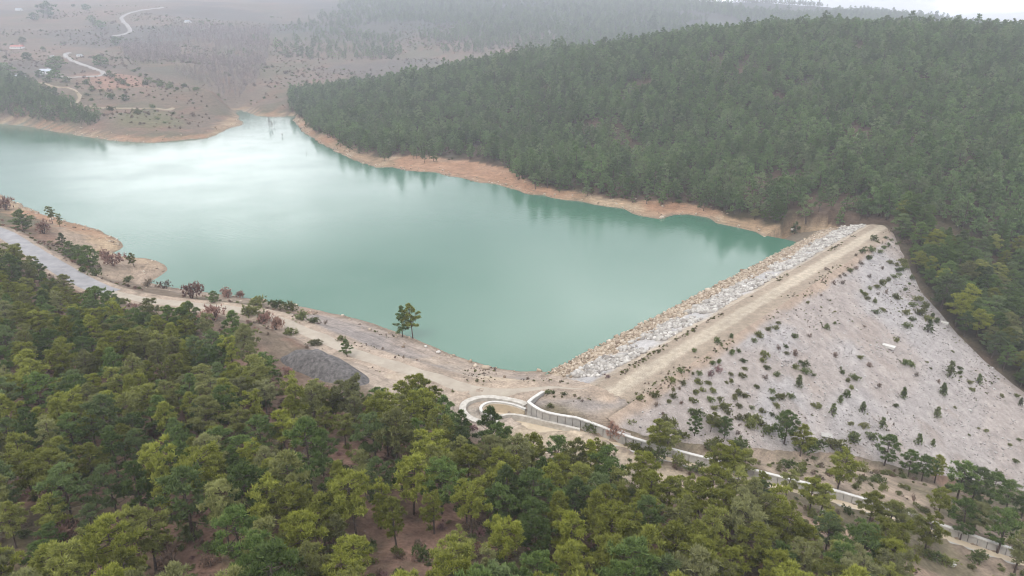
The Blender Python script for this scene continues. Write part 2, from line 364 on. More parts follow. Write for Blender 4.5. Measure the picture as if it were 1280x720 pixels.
def tps(x, y):
    s = x.shape; q = np.c_[x.ravel(), y.ravel()]/SC; out = np.empty(len(q))
    for i in range(0, len(q), 20000):
        b = q[i:i+20000]
        r2 = ((b[:, None, 0]-_X[None, :, 0])**2+(b[:, None, 1]-_X[None, :, 1])**2)
        out[i:i+20000] = _phi(r2)@_c[:_n]+_c[_n]+b@_c[_n+1:]
    return out.reshape(s)

foot = np.vstack([bd_left[:, :2], bd_right[::-1, :2], [P1+DU*6], [P1+DU*2+DW*(W_WATER-14)], [P0+DU*5+DW*(W_WATER-14)], [P0+DU*2+DW*(W_WATER+1)], [P0-DU*4+DW*W_UP], [P0-DU*4+DW*W_DN]])
def height(x, y):
    d = sdf(x, y, shore_fine)
    T = tps(x, y)
    rd, rz, _ = line_dist(x, y, road_w); cd, cz, cs = line_dist(x, y, chute_mid)
    far = sst(260, 600, np.hypot(x, y))
    rough = np.clip((np.minimum(rd, cd)-6)/15, 0.08, 1)*np.clip((d-2)/20, 0, 1)
    T = T+rough*((fbm(x, y, 14, 4, 3)-0.5)*(2.0+3.0*far)+far*(fbm(x, y, 90, 4, 5)-0.5)*12)
    T = T+0.18*(fbm(x, y, 5, 3, 11)-0.5)
    # shores rise evenly out of the water
    w = sst(0, 26, d); T = w*T+(1-w)*np.minimum((0.26+0.1*sst(250, 400, np.hypot(x, y)))*d+0.5*(fbm(x, y, 7, 3, 9)-0.45)*np.clip(d, 0, 3), np.maximum(T, 0.12*d))
    T = np.where(d < 0, np.maximum(-0.35*(-d)-0.05, -14), T)
    # road bed
    k = 1-sst(3.6, 9.0, rd); T = np.where(d > 0, T*(1-k)+(rz-0.05)*k, T)
    # spillway basin and chute
    bi = sdf(x, y, basin_poly); k = 1-sst(0.0, 3.0, bi); T = T*(1-k)+4.5*k
    ti = sdf(x, y, trough_poly); T = np.where(ti < 0.2, 2.2, T)
    k = 1-sst(CH_W/2+0.1, CH_W/2+1.2, cd); T = np.where(cs > 1.0, T*(1-k)+np.minimum(T, cz-0.35)*k, T)
    # under the embankment
    u, ww = dam_uw(x, y); fi = sdf(x, y, foot)
    k = (1-sst(0.5, 9.0, fi))*(ww > W_WATER)*(d > 0)*sst(0.2, 3.0, cd-CH_W/2-0.5); T = np.where(fi >= 0, T*(1-k)+(dam_z(ww)-0.05)*k, T)
    T = np.where(fi < 0, np.minimum(T, dam_z(ww)+0.05-np.clip(-fi*0.35, 0, 2.5)), T)
    return T

def axis(lo, a, b, hi, step, g):
    mid = list(np.arange(a, b+0.01, step)); up = []; s = step; v = b
    while v < hi: s *= g; v += s; up.append(v)
    dn = []; s = step; v = a
    while v > lo: s *= g; v -= s; dn.append(v)
    return np.array(dn[::-1]+mid+up)
GX = axis(-2700, -215, 185, 2700, 1.25, 1.035)
GY = axis(-350, 62, 330, 2750, 1.25, 1.022)
gx, gy = np.meshgrid(GX, GY, indexing='ij')
GZ = height(gx, gy)
def hm(x, y):
    x = np.asarray(x, float); y = np.asarray(y, float)
    i = np.clip(np.searchsorted(GX, x)-1, 0, len(GX)-2); j = np.clip(np.searchsorted(GY, y)-1, 0, len(GY)-2)
    fx = (x-GX[i])/(GX[i+1]-GX[i]); fy = (y-GY[j])/(GY[j+1]-GY[j])
    return (GZ[i, j]*(1-fx)+GZ[i+1, j]*fx)*(1-fy)+(GZ[i, j+1]*(1-fx)+GZ[i+1, j+1]*fx)*fy
def top(x, y):
    """ground or dam, whichever is higher"""
    x = np.asarray(x, float); y = np.asarray(y, float)
    u, w = dam_uw(x, y); z = hm(x, y)
    fi = sdf(np.atleast_1d(x), np.atleast_1d(y), foot).reshape(x.shape)
    return np.where((fi < 0) & (u > -8) & (u < DL+8), np.maximum(z, dam_z(w)), z)
_ts = 45*np.power(2700/45, np.linspace(0, 1, 700))
def hit(px, py, f=hm):
    """first meeting of view rays with the ground"""
    d = rays(px, py); sh = d.shape[:-1]; d = d.reshape(-1, 3); out = np.zeros((len(d), 3))
    for i in range(0, len(d), 2000):
        q = d[i:i+2000]; P = q[:, None, :]*_ts[None, :, None]; z = P[..., 2]+CAMZ
        below = z < f(P[..., 0], P[..., 1]); k = np.argmax(below, axis=1); k = np.where(below.any(1), np.maximum(k, 1), len(_ts)-1)
        lo, hi = _ts[k-1], _ts[k]
        for _ in range(12):
            m = (lo+hi)/2; g = (q[:, 2]*m+CAMZ) < f(q[:, 0]*m, q[:, 1]*m); hi = np.where(g, m, hi); lo = np.where(g, lo, m)
        out[i:i+2000] = q*((lo+hi)/2)[:, None]; out[i:i+2000, 2] += CAMZ
    return out.reshape(*sh, 3)
def hits(lst, f=hm): return hit(np.array([p[0] for p in lst], float), np.array([p[1] for p in lst], float), f)

# ------------------------------------------------------------------ ground colours (the soil's own)
def paint():
    x, y = gx, gy; col = np.zeros(x.shape+(3,))
    n1 = fbm(x, y, 60, 4, 21); n2 = fbm(x, y, 16, 4, 22); n3 = fbm(x, y, 5, 3, 23); n4 = fbm(x, y, 240, 4, 24)
    d = sdf(x, y, shore_fine); dist = np.hypot(x, y)
    def lay(c, m): col[:] = col*(1-m[..., None])+np.array(c)*m[..., None]
    def pm(lst, soft, jit=None):
        p = hits(lst)[:, :2]; j = soft if jit is None else jit
        return 1-sst(-soft, soft, sdf(x, y, p)+(n2-0.5)*4*j)
    # dry winter land
    lay((0.150, 0.116, 0.085), np.ones(x.shape))
    lay((0.115, 0.105, 0.066), sst(0.48, 0.62, n1)*0.8)
    lay((0.20, 0.118, 0.085), sst(0.55, 0.66, n2)*0.6)
    lay((0.085, 0.08, 0.07), sst(0.50, 0.60, n4)*sst(900, 1300, dist)*0.7)
    lay((0.050, 0.062, 0.048), sst(1350, 1750, dist)*sst(-900, -200, x)*0.8)
    # woodland floor on the right-hand hill and under the near forest
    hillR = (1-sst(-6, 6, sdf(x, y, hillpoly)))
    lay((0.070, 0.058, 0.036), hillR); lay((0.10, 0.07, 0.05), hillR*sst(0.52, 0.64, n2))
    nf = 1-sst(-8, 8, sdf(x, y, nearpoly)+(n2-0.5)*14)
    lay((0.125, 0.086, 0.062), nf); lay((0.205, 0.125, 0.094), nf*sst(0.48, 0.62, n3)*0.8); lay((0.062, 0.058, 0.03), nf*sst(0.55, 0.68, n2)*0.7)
    # right-bottom slopes and both banks of the chute
    cd, _, _ = line_dist(x, y, chute_mid)
    k = (1-sst(22, 36, cd+(n2-0.5)*16))*(1-nf)*(1-hillR); lay((0.235, 0.182, 0.138), k); lay((0.12, 0.105, 0.065), k*sst(0.46, 0.6, n2)*0.8)
    # bare bank under the spillway wall
    k = pm([(625,530),(700,536),(745,552),(800,575),(880,600),(930,625),(890,622),(820,606),(760,592),(700,575),(650,550)], 1.5); lay((0.37, 0.30, 0.222), k); lay((0.29, 0.24, 0.19), k*sst(0.5, 0.6, n3)*0.6)
    k = pm([(1000,645),(1060,660),(1130,700),(1180,722),(1100,715),(1040,685)], 1.5); lay((0.30, 0.215, 0.16), k)
    k = pm([(940,560),(1080,585),(1150,615),(1180,640),(1120,640),(1040,612),(960,590)], 2.0); lay((0.30, 0.235, 0.18), k); lay((0.17, 0.14, 0.10), k*sst(0.5, 0.62, n3)*0.6)
    # open ground at the near end of the lake
    k = pm([(320,386),(400,392),(470,410),(520,428),(590,455),(690,466),(760,478),(800,492),(790,520),(745,528),(690,505),(600,545),(540,515),(480,495),(440,470),(380,432),(320,402)], 2.0)
    lay((0.32, 0.262, 0.212), k); lay((0.215, 0.192, 0.178), k*sst(0.47, 0.60, n2)*0.8); lay((0.50, 0.40, 0.30), k*sst(0.52, 0.66, n1)*0.6)
    k = pm([(380,390),(440,398),(500,420),(540,440),(500,450),(440,436),(395,412)], 2.0); lay((0.245, 0.215, 0.20), k*0.75)
    k = pm([(600,468),(640,472),(680,480),(690,492),(620,492),(580,482)], 1.5); lay((0.47, 0.375, 0.275), k*0.8)
    k = pm([(740,478),(800,484),(770,505),(730,500)], 2); lay((0.50, 0.36, 0.24), k*0.7)
    # approach channel inside the weir
    k = 1-sst(-0.3, 1.0, sdf(x, y, basin_poly)); lay((0.33, 0.285, 0.235), k)
    # road verges
    rd, _, rs = line_dist(x, y, road_w); k = (1-sst(4, 7.5, rd+(n3-0.5)*5)); lay((0.34, 0.27, 0.21), k*0.85)
    # headlands on the near shore
    k = pm([(60,275),(150,300),(215,337),(190,356),(130,345),(70,300)], 3.0); lay((0.30, 0.232, 0.175), k*0.9)
    # meadow and tracks on the far left
    k = pm([(150,142),(215,140),(230,158),(190,163),(150,155)], 6.0); lay((0.13, 0.125, 0.066), k*0.8)
    k = pm([(95,92),(170,95),(190,110),(130,112)], 8.0, 5); lay((0.30, 0.165, 0.115), k*0.7)
    # drawdown band above the waterline
    z = GZ; right = sst(-260, -60, x)*sst(160, 300, y)
    u_, w_ = dam_uw(x, y); hb = 2.3+1.5*(n1-0.5)*2+0.9*(n3-0.5)*2
    band = (1-sst(hb-0.7, hb+0.5, z))*sst(-90, 0, -d+60)*(d < 40)*(d > -5)*((w_ < -6) | (u_ < 0))
    farb = band*sst(250, 330, dist)
    lay((0.270, 0.188, 0.118), farb); lay((0.36, 0.275, 0.185), farb*sst(0.5, 0.62, n2)*0.7); lay((0.30, 0.16, 0.10), farb*sst(0.52, 0.66, n1)*0.6)
    nb = band*(1-sst(250, 330, dist)); lay((0.33, 0.262, 0.21), nb*0.6)
    wet = (1-sst(0.15, 0.7, z))*(d < 12)*(d > -3); lay((0.20, 0.155, 0.115), wet*0.75)
    lay((0.13, 0.17, 0.14), (d < -2).astype(float))
    return col
sx = np.array(shore_px)
i0 = [i for i, p in enumerate(shore_px) if p == (366, 151)][0]; i1 = [i for i, p in enumerate(shore_px) if p == (990, 303)][0]
hillpoly = np.vstack([shore[i0:i1+1], [P1+DU*4+DW*-12], [P1+DU*5+DW*8], bd_right[:, :2], [[260, 150]], [[520, 120]], [[900, 500]], [[800, 900]], [[300, 980]], [[0, 1050]], [[-300, 960]]])
nearpoly = np.vstack([hits([(-40,318),(40,345),(90,372),(150,392),(220,398),(280,412),(325,455),(365,492),(430,508),(495,516),(560,528),(620,556),(700,588),(790,618),(880,632),(960,650),(1010,672),(1060,700),(1120,724)])[:, :2], [[40, 20]], [[-60, -20]], [[-240, 40]], [[-330, 180]]])
gcol = paint()
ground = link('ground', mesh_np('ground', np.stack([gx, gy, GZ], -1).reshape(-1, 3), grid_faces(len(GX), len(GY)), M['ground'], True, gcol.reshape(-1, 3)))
tag(ground, 'brown hilly land around the lake with bare soil along the shores', kind='structure')

# ------------------------------------------------------------------ lake
def mat_water():
    m, nt, nn, ll, b = nodes('milky_green_water')
    b.inputs['Base Color'].default_value = (0.057, 0.142, 0.096, 1)
    b.inputs['IOR'].default_value = 1.33; b.inputs['Specular IOR Level'].default_value = 0.5
    n = noise(nt, 0.55, 4, 0.6); bump(nt, n.outputs['Fac'], b, 0.16, 0.22)
    w = noise(nt, 0.018, 4, 0.6); rr = ramp(nt, w.outputs['Fac'], [(0.35, g3(0.11)), (0.65, g3(0.19))]); ll.new(rr.outputs['Color'], b.inputs['Roughness'])
    return m
M['water'] = mat_water()
lk = []
for i in range(len(shore_fine)):
    a, b_ = shore_fine[i-1], shore_fine[(i+1) % len(shore_fine)]; t = b_-a; L = np.linalg.norm(t)+1e-9
    n = np.array([-t[1], t[0]])/L; p = shore_fine[i]
    q = p+n*2.5
    lk.append(q if not inside(np.array([q[0]]), np.array([q[1]]), shore_fine)[0] else p-n*2.5)
bm = bmesh.new(); vs = [bm.verts.new((p[0], p[1], 0.0)) for p in lk]; fc = bm.faces.new(vs); bmesh.ops.triangulate(bm, faces=[fc])
bmesh.ops.recalc_face_normals(bm, faces=bm.faces[:])
for f in bm.faces:
    if f.normal.z < 0: f.normal_flip()
me = bpy.data.meshes.new('lake'); bm.to_mesh(me); bm.free(); me.materials.append(M['water'])
lake = tag(link('lake', me), 'calm milky turquoise reservoir lake', kind='structure')

# ------------------------------------------------------------------ roads
def ribbon(name, line, hw, mat, lift, nx=7, edge=0.0, use_z=False, label='', s=1, taper=0):
    n = len(line); t = np.gradient(line[:, :2], axis=0); t /= np.linalg.norm(t, axis=1)[:, None]+1e-9
    off = np.linspace(-1, 1, nx); V = np.zeros((n, nx, 3))
    wv = hw*(1+edge*(fbm(np.arange(n)*1.0, np.zeros(n), 3.0, 3, s)-0.5)*2); wv2 = hw*(1+edge*(fbm(np.arange(n)*1.0, np.ones(n)*40, 3.0, 3, s)-0.5)*2)
    if taper: wv[-taper:] *= np.linspace(1, 0.05, taper); wv2[-taper:] *= np.linspace(1, 0.05, taper)
    for k, o in enumerate(off):
        ww = np.where(o < 0, wv, wv2)*o
        V[:, k, 0] = line[:, 0]-t[:, 1]*ww; V[:, k, 1] = line[:, 1]+t[:, 0]*ww
        V[:, k, 2] = hm(V[:, k, 0], V[:, k, 1])+lift
    if not use_z: V[:, 1:-1, 2] = np.maximum(V[:, 1:-1, 2], (V[:, 1:-1, 2]+V[:, [nx//2], 2])/2)
    V[:, 0, 2] -= lift*1.6; V[:, -1, 2] -= lift*1.6
    o = link(name, mesh_np(name, V.reshape(-1, 3), grid_faces(n, nx)[:, ::-1], mat, True))
    return tag(o, label, kind='structure')
rl = smooth_line(road_w, 2.0)
ia = int(np.argmin(np.linalg.norm(rl[:, :2]-at(140, 366, 8)[:2], axis=1)))
ribbon('asphalt_road', rl[:ia+1], 3.6, M['asphalt'], 0.10, 9, 0.06, label='pale grey asphalt road running down the left edge above the shore')
ribbon('dirt_track', rl[ia-1:], 2.3, M['track'], 0.07, 7, 0.35, taper=14, label='pale dirt track curving from the asphalt road to the dam')
def far_line(lst, step=6.0): return smooth_line(hits(lst), step)
ribbon('winding_road', far_line([(72,97),(84,97),(100,96.5),(118,95.5),(129,93),(128,90),(118,86),(104,81),(92,76.5),(84,72),(82,68),(88,66)], 4), 4.0, M['road_far'], 0.7, 5, 0.05, label='pale road bending round the spur on the far left hill')
ribbon('winding_road', far_line([(140,45),(154,43),(162,39),(160,33),(154,27),(152,22),(160,17),(175,13),(190,11),(203,9)], 6), 4.8, M['road_far'], 0.9, 5, 0.05, label='pale road climbing the misty slope at the top left')
ribbon('dirt_track', far_line([(22,102),(45,107),(62,116),(78,125),(90,130),(112,133),(140,135),(175,136),(205,137),(216,135)], 4), 2.6, M['track_far'], 0.5, 5, 0.25, label='pale sandy track crossing the far left slope above the forest')
ribbon('dirt_track', far_line([(35,103),(60,106),(85,110),(98,117),(99,124),(92,130)], 4), 2.2, M['track_far'], 0.5, 5, 0.3, label='faint looping sandy track below the white farmhouse')

# ------------------------------------------------------------------ dam
dam = empty('embankment_dam', (*(P0+DU*DL/2), CREST))
tag(dam, 'long rockfill embankment dam with dirt crest road and pale stone faces', 'dam')
DAM_O = np.array([*(P0+DU*DL/2), CREST])
def dam_pt(u, w): return np.stack([P0[0]+DU[0]*u+DW[0]*w, P0[1]+DU[1]*u+DW[1]*w], -1)
def dam_sheet(name, us, ws, colf, bumpf, mat):
    U, W = np.meshgrid(us, ws, indexing='ij'); p = dam_pt(U, W); fi = sdf(p[..., 0], p[..., 1], foot); z = dam_z(W)+bumpf(U, W)-0.7*sst(-0.8, 1.6, fi)
    V = np.concatenate([p, z[..., None]], -1)-DAM_O
    F = grid_faces(len(us), len(ws))[:, ::-1]; fi = fi.ravel()
    F = F[(fi[F] < 1.6).any(1)]                      # the fill ends where it runs into the valley sides
    o = link(name, mesh_np(name, V.reshape(-1, 3), F, mat, True, colf(U, W).reshape(-1, 3)), dam)
    return o
us = np.arange(-14, DL+22, 1.3)
def up_col(U, W):
    n = fbm(U, W, 6, 4, 31); n2 = fbm(U, W, 22, 3, 32); c = np.zeros(U.shape+(3,)); c[:] = (0.40, 0.38, 0.37)
    k = (1-sst(-17.5, -13.0, W+(n-0.5)*7))[..., None]; c = c*(1-k)+np.array((0.39, 0.315, 0.235))*k
    k = (sst(-9.0, -6.5, W+(n-0.5)*5))[..., None]; c = c*(1-k)+np.array((0.36, 0.30, 0.235))*k
    k = (1-sst(-24.6, -23.4, W))[..., None]; c = c*(1-k)+np.array((0.16, 0.13, 0.095))*k
    return c*(0.8+0.4*n2)[..., None]
def crest_col(U, W):
    n = fbm(U, W, 4, 4, 33); n2 = fbm(U, W*3, 18, 3, 34); c = np.zeros(U.shape+(3,)); c[:] = (0.29, 0.235, 0.18)
    k = (1-sst(1.6, 2.6, np.abs(W)+(n-0.5)*1.6))[..., None]; c = c*(1-k)+np.array((0.39, 0.33, 0.255))*k
    k = (np.exp(-((np.abs(W)-1.0)/0.45)**2)*0.4)[..., None]; c = c*(1-k)+np.array((0.43, 0.37, 0.295))*k
    return c*(0.82+0.36*n2)[..., None]
def dn_col(U, W):
    n = fbm(U, W, 9, 4, 35); n2 = fbm(U*0.5+W*0.2, W, 26, 4, 36); n3 = fbm(U, W, 3, 3, 37); c = np.zeros(U.shape+(3,)); c[:] = (0.365, 0.318, 0.290)
    k = (sst(0.47, 0.60, n2)*(0.35+0.65*(1-sst(25, 60, W))))[..., None]; c = c*(1-k)+np.array((0.382, 0.355, 0.345))*k
    k = (1-sst(7.2, 9.0, W+(n-0.5)*4))[..., None]; c = c*(1-k)+np.array((0.37, 0.285, 0.22))*k
    k = (sst(0.6, 0.7, n)*0.5)[..., None]; c = c*(1-k)+np.array((0.33, 0.27, 0.23))*k
    return c*(0.74+0.28*n3)[..., None]
dam_sheet('upstream_face', us, np.linspace(W_WATER-12, W_UP, 42), up_col, lambda U, W: (fbm(U, W, 2.5, 3, 41)-0.5)*0.5*np.clip((W_UP-W)/2, 0, 1), M['dam'])
dam_sheet('crest_road', us, np.linspace(W_UP, W_DN, 20), crest_col, lambda U, W: (fbm(U, W, 3, 3, 42)-0.5)*0.12*np.clip(np.minimum(W-W_UP, W_DN-W), 0, 1), M['dam'])
dam_sheet('downstream_face', us, W_DN+np.r_[np.arange(0, 20, 1.0), np.arange(20, 104, 1.6)], dn_col, lambda U, W: (fbm(U, W, 4, 3, 43)-0.5)*0.5*np.clip((W-W_DN)/2, 0, 1), M['dam'])

_cube = np.array([(-1,-1,-1),(1,-1,-1),(1,1,-1),(-1,1,-1),(-1,-1,1),(1,-1,1),(1,1,1),(-1,1,1)], float)
_cf = np.array([(0,3,2,1),(4,5,6,7),(0,1,5,4),(1,2,6,5),(2,3,7,6),(3,0,4,7)])
def stones(name, pos, size, mat, parent, origin, tints, flat=0.7, sink=0.15):
    n = len(pos); V = np.repeat(_cube[None], n, 0)*(1+rng.normal(0, 0.22, (n, 8, 3)))
    V *= (size[:, None]*np.stack([rng.uniform(0.75, 1.3, n), rng.uniform(0.7, 1.1, n), rng.uniform(0.5, 0.9, n)*flat/0.7], -1))[:, None, :]*0.5
    V[:, 4:, :2] *= rng.uniform(0.55, 0.95, (n, 1, 1))
    a = rng.uniform(0, 6.28, n); tl = rng.normal(0, 0.3, n)
    c, s = np.cos(tl)[:, None], np.sin(tl)[:, None]; y, z = V[..., 1]*c-V[..., 2]*s, V[..., 1]*s+V[..., 2]*c; V[..., 1], V[..., 2] = y, z
    c, s = np.cos(a)[:, None], np.sin(a)[:, None]; x, y = V[..., 0]*c-V[..., 1]*s, V[..., 0]*s+V[..., 1]*c; V[..., 0], V[..., 1] = x, y
    V += pos[:, None, :]-origin; V[..., 2] += (size*sink)[:, None]
    F = (_cf[None]+(np.arange(n)*8)[:, None, None]).reshape(-1, 4)
    o = link(name, mesh_np(name, V.reshape(-1, 3), F, mat, False, None, np.repeat(tints, 8)), parent)
    return o
def scatter_dam(n, u0, u1, w0, w1, dens=None):
    u = rng.uniform(u0, u1, n); w = rng.uniform(w0, w1, n)
    if dens is not None:
        k = rng.uniform(0, 1, n) < dens(u, w); u, w = u[k], w[k]
    p = dam_pt(u, w); z = dam_z(w)
    ok = (hm(p[:, 0], p[:, 1]) < z+0.1) & (sdf(p[:, 0], p[:, 1], foot) < -0.5)
    return np.c_[p, z][ok]
p = scatter_dam(5600, -6, DL+6, -17, -7.0, lambda u, w: sst(0.30, 0.5, fbm(u, w, 7, 3, 51))*(1-0.55*sst(-9.5, -7, w)))
tag(stones('white_riprap_stones', p, rng.lognormal(-0.22, 0.33, len(p)), M['stone'], dam, DAM_O, np.clip(rng.normal(0.68, 0.25, len(p)), 0, 1)), kind='stuff')
p = scatter_dam(4200, -6, DL+6, -25.5, -15)
tag(stones('tan_riprap_stones', p, rng.lognormal(-0.62, 0.35, len(p)), M['stone_tan'], dam, DAM_O, np.clip(rng.normal(0.55, 0.25, len(p)), 0, 1)), kind='stuff')
p = scatter_dam(15000, -10, DL+14, 8.5, 96, lambda u, w: 0.35+0.65*sst(0.42, 0.58, fbm(u*0.5+w*0.2, w, 26, 4, 36)))
tag(stones('downstream_stones', p, rng.lognormal(-1.15, 0.35, len(p)), M['stone_face'], dam, DAM_O, np.clip(rng.normal(0.5, 0.2, len(p)), 0, 1), 0.6, 0.05), kind='stuff')

# ------------------------------------------------------------------ spillway
def wall_mesh(name, line, ztop, zbot, t0, t1, mat, org):
    """wall along a line between offsets t0..t1 to its right; line (N,2)"""
    p = np.c_[line, np.zeros(len(line))]; a = offset_line(p, t0); b = offset_line(p, t1); n = len(line)
    V = np.zeros((n, 4, 3)); V[:, 0, :2] = a[:, :2]; V[:, 1, :2] = a[:, :2]; V[:, 2, :2] = b[:, :2]; V[:, 3, :2] = b[:, :2]
    V[:, 0, 2] = zbot; V[:, 1, 2] = ztop; V[:, 2, 2] = ztop; V[:, 3, 2] = zbot
    V -= org; F = []
    for i in range(n-1):
        for k in range(4): F.append((i*4+k, (i+1)*4+k, (i+1)*4+(k+1) % 4, i*4+(k+1) % 4))
    F += [(0, 1, 2, 3), tuple((n-1)*4+k for k in (3, 2, 1, 0))]
    me = mesh(name, V.reshape(-1, 3), F, mat); bm = bmesh.new(); bm.from_mesh(me); bmesh.ops.recalc_face_normals(bm, faces=bm.faces[:]); bm.to_mesh(me); bm.free()
    return me
SO = np.array([*at(668, 512, 4.5)[:2], 4.5])
spill = empty('spillway', tuple(SO))
tag(spill, 'concrete side-channel spillway with horseshoe weir and long chute beside the dam', 'spillway')
ct2 = smooth_line([at(a, b, c) for a, b, c in chute_px], 0.5); cl2 = np.r_[0, np.cumsum(np.linalg.norm(np.diff(ct2[:, :2], axis=0), axis=1))]
wh2 = np.interp(cl2, [0, 6, 16, 26, 40, 200], [3.7, 3.4, 2.6, 2.3, 2.0, 1.9])
def resample(line, s0, s1, n, L):
    q = np.linspace(s0, s1, n); return np.stack([np.interp(q, L, line[:, k]) for k in range(line.shape[1])], -1)
LT = cl2[-1]; PAN = 1.7; s0 = 0.0; k = 0
while s0 < LT-0.5:
    s1 = min(LT, s0+PAN)
    q = resample(ct2, s0+0.06, s1-0.06, 4, cl2); h = np.interp(np.linspace(s0, s1, 4), cl2, wh2)
    link('wall_panel', wall_mesh('wall_panel', q[:, :2], q[:, 2]-0.25, q[:, 2]-h-0.8, 0.0, -0.45, M['concrete'], SO), spill)
    q = resample(ct2, s0, s1, 4, cl2)
    link('coping', wall_mesh('coping', q[:, :2], q[:, 2], q[:, 2]-0.25, 0.14, -0.62, M['coping'], SO), spill)
    if s0 > 21:
        q2 = offset_line(resample(ct2, s0, s1, 4, cl2), CH_W); q2[:, 2] -= 0.9
        link('near_wall_panel', wall_mesh('near_wall_panel', q2[:, :2], q2[:, 2], q2[:, 2]-h-0.6, 0.0, 0.5, M['concrete'], SO), spill)
    s0 = s1; k += 1
# short return wall from the corner back towards the lake
q = smooth_line([at(659,502,7.2), at(664,497.5,7.1), at(670.6,493,7.0), at(678,488.4,6.8)], 1.0)[::-1]
link('return_wall', wall_mesh('return_wall', q[:, :2], q[:, 2]-0.25, q[:, 2]-3.4, 0.0, -0.45, M['concrete'], SO), spill)
link('coping', wall_mesh('coping', q[:, :2], q[:, 2]+0.003, q[:, 2]-0.25, 0.14, -0.62, M['coping'], SO), spill)
# chute floor
q = offset_line(ct2, CH_W); V = np.stack([np.c_[ct2[:, :2], ct2[:, 2]-wh2], np.c_[q[:, :2], ct2[:, 2]-wh2]], 1)-SO
link('chute_floor', mesh_np('chute_floor', V.reshape(-1, 3), grid_faces(len(ct2), 2), M['concrete_tan'], True), spill)
# horseshoe weir, outer apron and the front wall
wi = smooth_line(weir_in, 0.6); wo_ = smooth_line(weir_out, 0.8); fw = smooth_line(front_w, 1.0)
link('weir_crest', wall_mesh('weir_crest', wi[:, :2], np.full(len(wi), 4.95), np.full(len(wi), 2.0), -0.1, 0.55, M['coping'], SO), spill)
link('weir_lining', wall_mesh('weir_lining', wi[:, :2], np.full(len(wi), 4.55), np.full(len(wi), 2.0), -0.30, -0.12, M['concrete_tan'], SO), spill)
link('apron', wall_mesh('apron', wo_[:, :2], np.full(len(wo_), 5.35), np.full(len(wo_), 3.8), -0.4, 1.1, M['concrete_dust'], SO), spill)
link('front_wall', wall_mesh('front_wall', fw[:, :2], fw[:, 2]+0.35, fw[:, 2]-3.0, -0.1, 0.6, M['concrete_dust'], SO), spill)
tp = np.c_[trough_poly, np.full(len(trough_poly), 2.42)]-SO
link('trough_floor', mesh('trough_floor', tp, [tuple(range(len(tp)))], M['concrete_tan']), spill)

def block(name, loc, rz, dims, mat, label, cat, tilt=0.0):
    """concrete chamber: plinth with a lid that overhangs a little"""
    r = empty(name, tuple(loc), rz); r.rotation_euler = (tilt, 0, rz); tag(r, label, cat)
    for nm, (a, b, c, z0) in (('plinth', (dims[0], dims[1], dims[2], -0.3)), ('lid', (dims[0]*1.08, dims[1]*1.12, 0.18, dims[2]-0.3))):
        bm = bmesh.new(); bmesh.ops.create_cube(bm, size=1.0)
        for v in bm.verts: v.co = Vector((v.co.x*a, v.co.y*b, z0+(v.co.z+0.5)*c))
        bmesh.ops.bevel(bm, geom=bm.edges[:], offset=0.04, segments=1, affect='EDGES')
        me = bpy.data.meshes.new(nm); bm.to_mesh(me); bm.free(); me.materials.append(mat); link(nm, me, r)
    return r
cd_ = hits([(1108, 433), (1180, 404), (1033, 547)], top)
ang = math.atan2(DW[1], DW[0])
block('concrete_chamber', cd_[0], ang, (4.6, 1.6, 0.7), M['coping'], 'small pale oblong concrete chamber alone on the dam face', 'chamber')
block('concrete_chamber', cd_[1], ang, (2.6, 1.4, 0.6), M['coping'], 'small concrete chamber at the forest edge of the dam face', 'chamber')
block('concrete_chamber', cd_[2], ang+0.4, (2.4, 1.8, 0.9), M['concrete'], 'grey concrete chamber among shrubs at the foot of the dam', 'chamber')

# ------------------------------------------------------------------ heaps and boulders
def heap(name, cx, cy, lx, ly, rz, h, mat, label, cat, seed, sharp=1.0):
    n = 26; r_ = np.linspace(0, 1, n); th = np.linspace(0, 2*math.pi, 41)[:-1]; V = []; c, s = math.cos(rz), math.sin(rz)
    z0 = float(hm(cx, cy))
    for r0 in r_:
        for t in th:
            x, y = r0*math.cos(t)*lx, r0*math.sin(t)*ly; X, Y = cx+x*c-y*s, cy+x*s+y*c
            q = (1-r0**sharp); V.append((X-cx, Y-cy, float(hm(X, Y))-z0-0.15+h*q*(0.55+0.9*float(fbm(np.array(X), np.array(Y), 6.0, 4, seed)))))
    F = []
    for i in range(n-1):
        for j in range(40): F.append((i*40+j, (i+1)*40+j, (i+1)*40+(j+1) % 40, i*40+(j+1) % 40))
    o = link(name, mesh(name, V, F, mat, True)); o.location = (cx, cy, z0); tag(o, label, cat); return o
hp = hits([(362,447), (405,462), (445,476), (496,472), (480, 484), (600, 478)])
dxy = hp[2]-hp[0]; rz = math.atan2(dxy[1], dxy[0])
heap('gravel_heap', hp[1][0], hp[1][1], 14, 6.0, rz, 4.6, M['gravel_dark'], 'long dark grey gravel heap between the track and the pine forest', 'gravel heap', 3, 1.6)
heap('sand_heap', hp[3][0], hp[3][1], 3.6, 3.0, 0.3, 1.7, M['gravel_sand'], 'small pale cone of sandy gravel beside the dirt track', 'sand heap', 5)
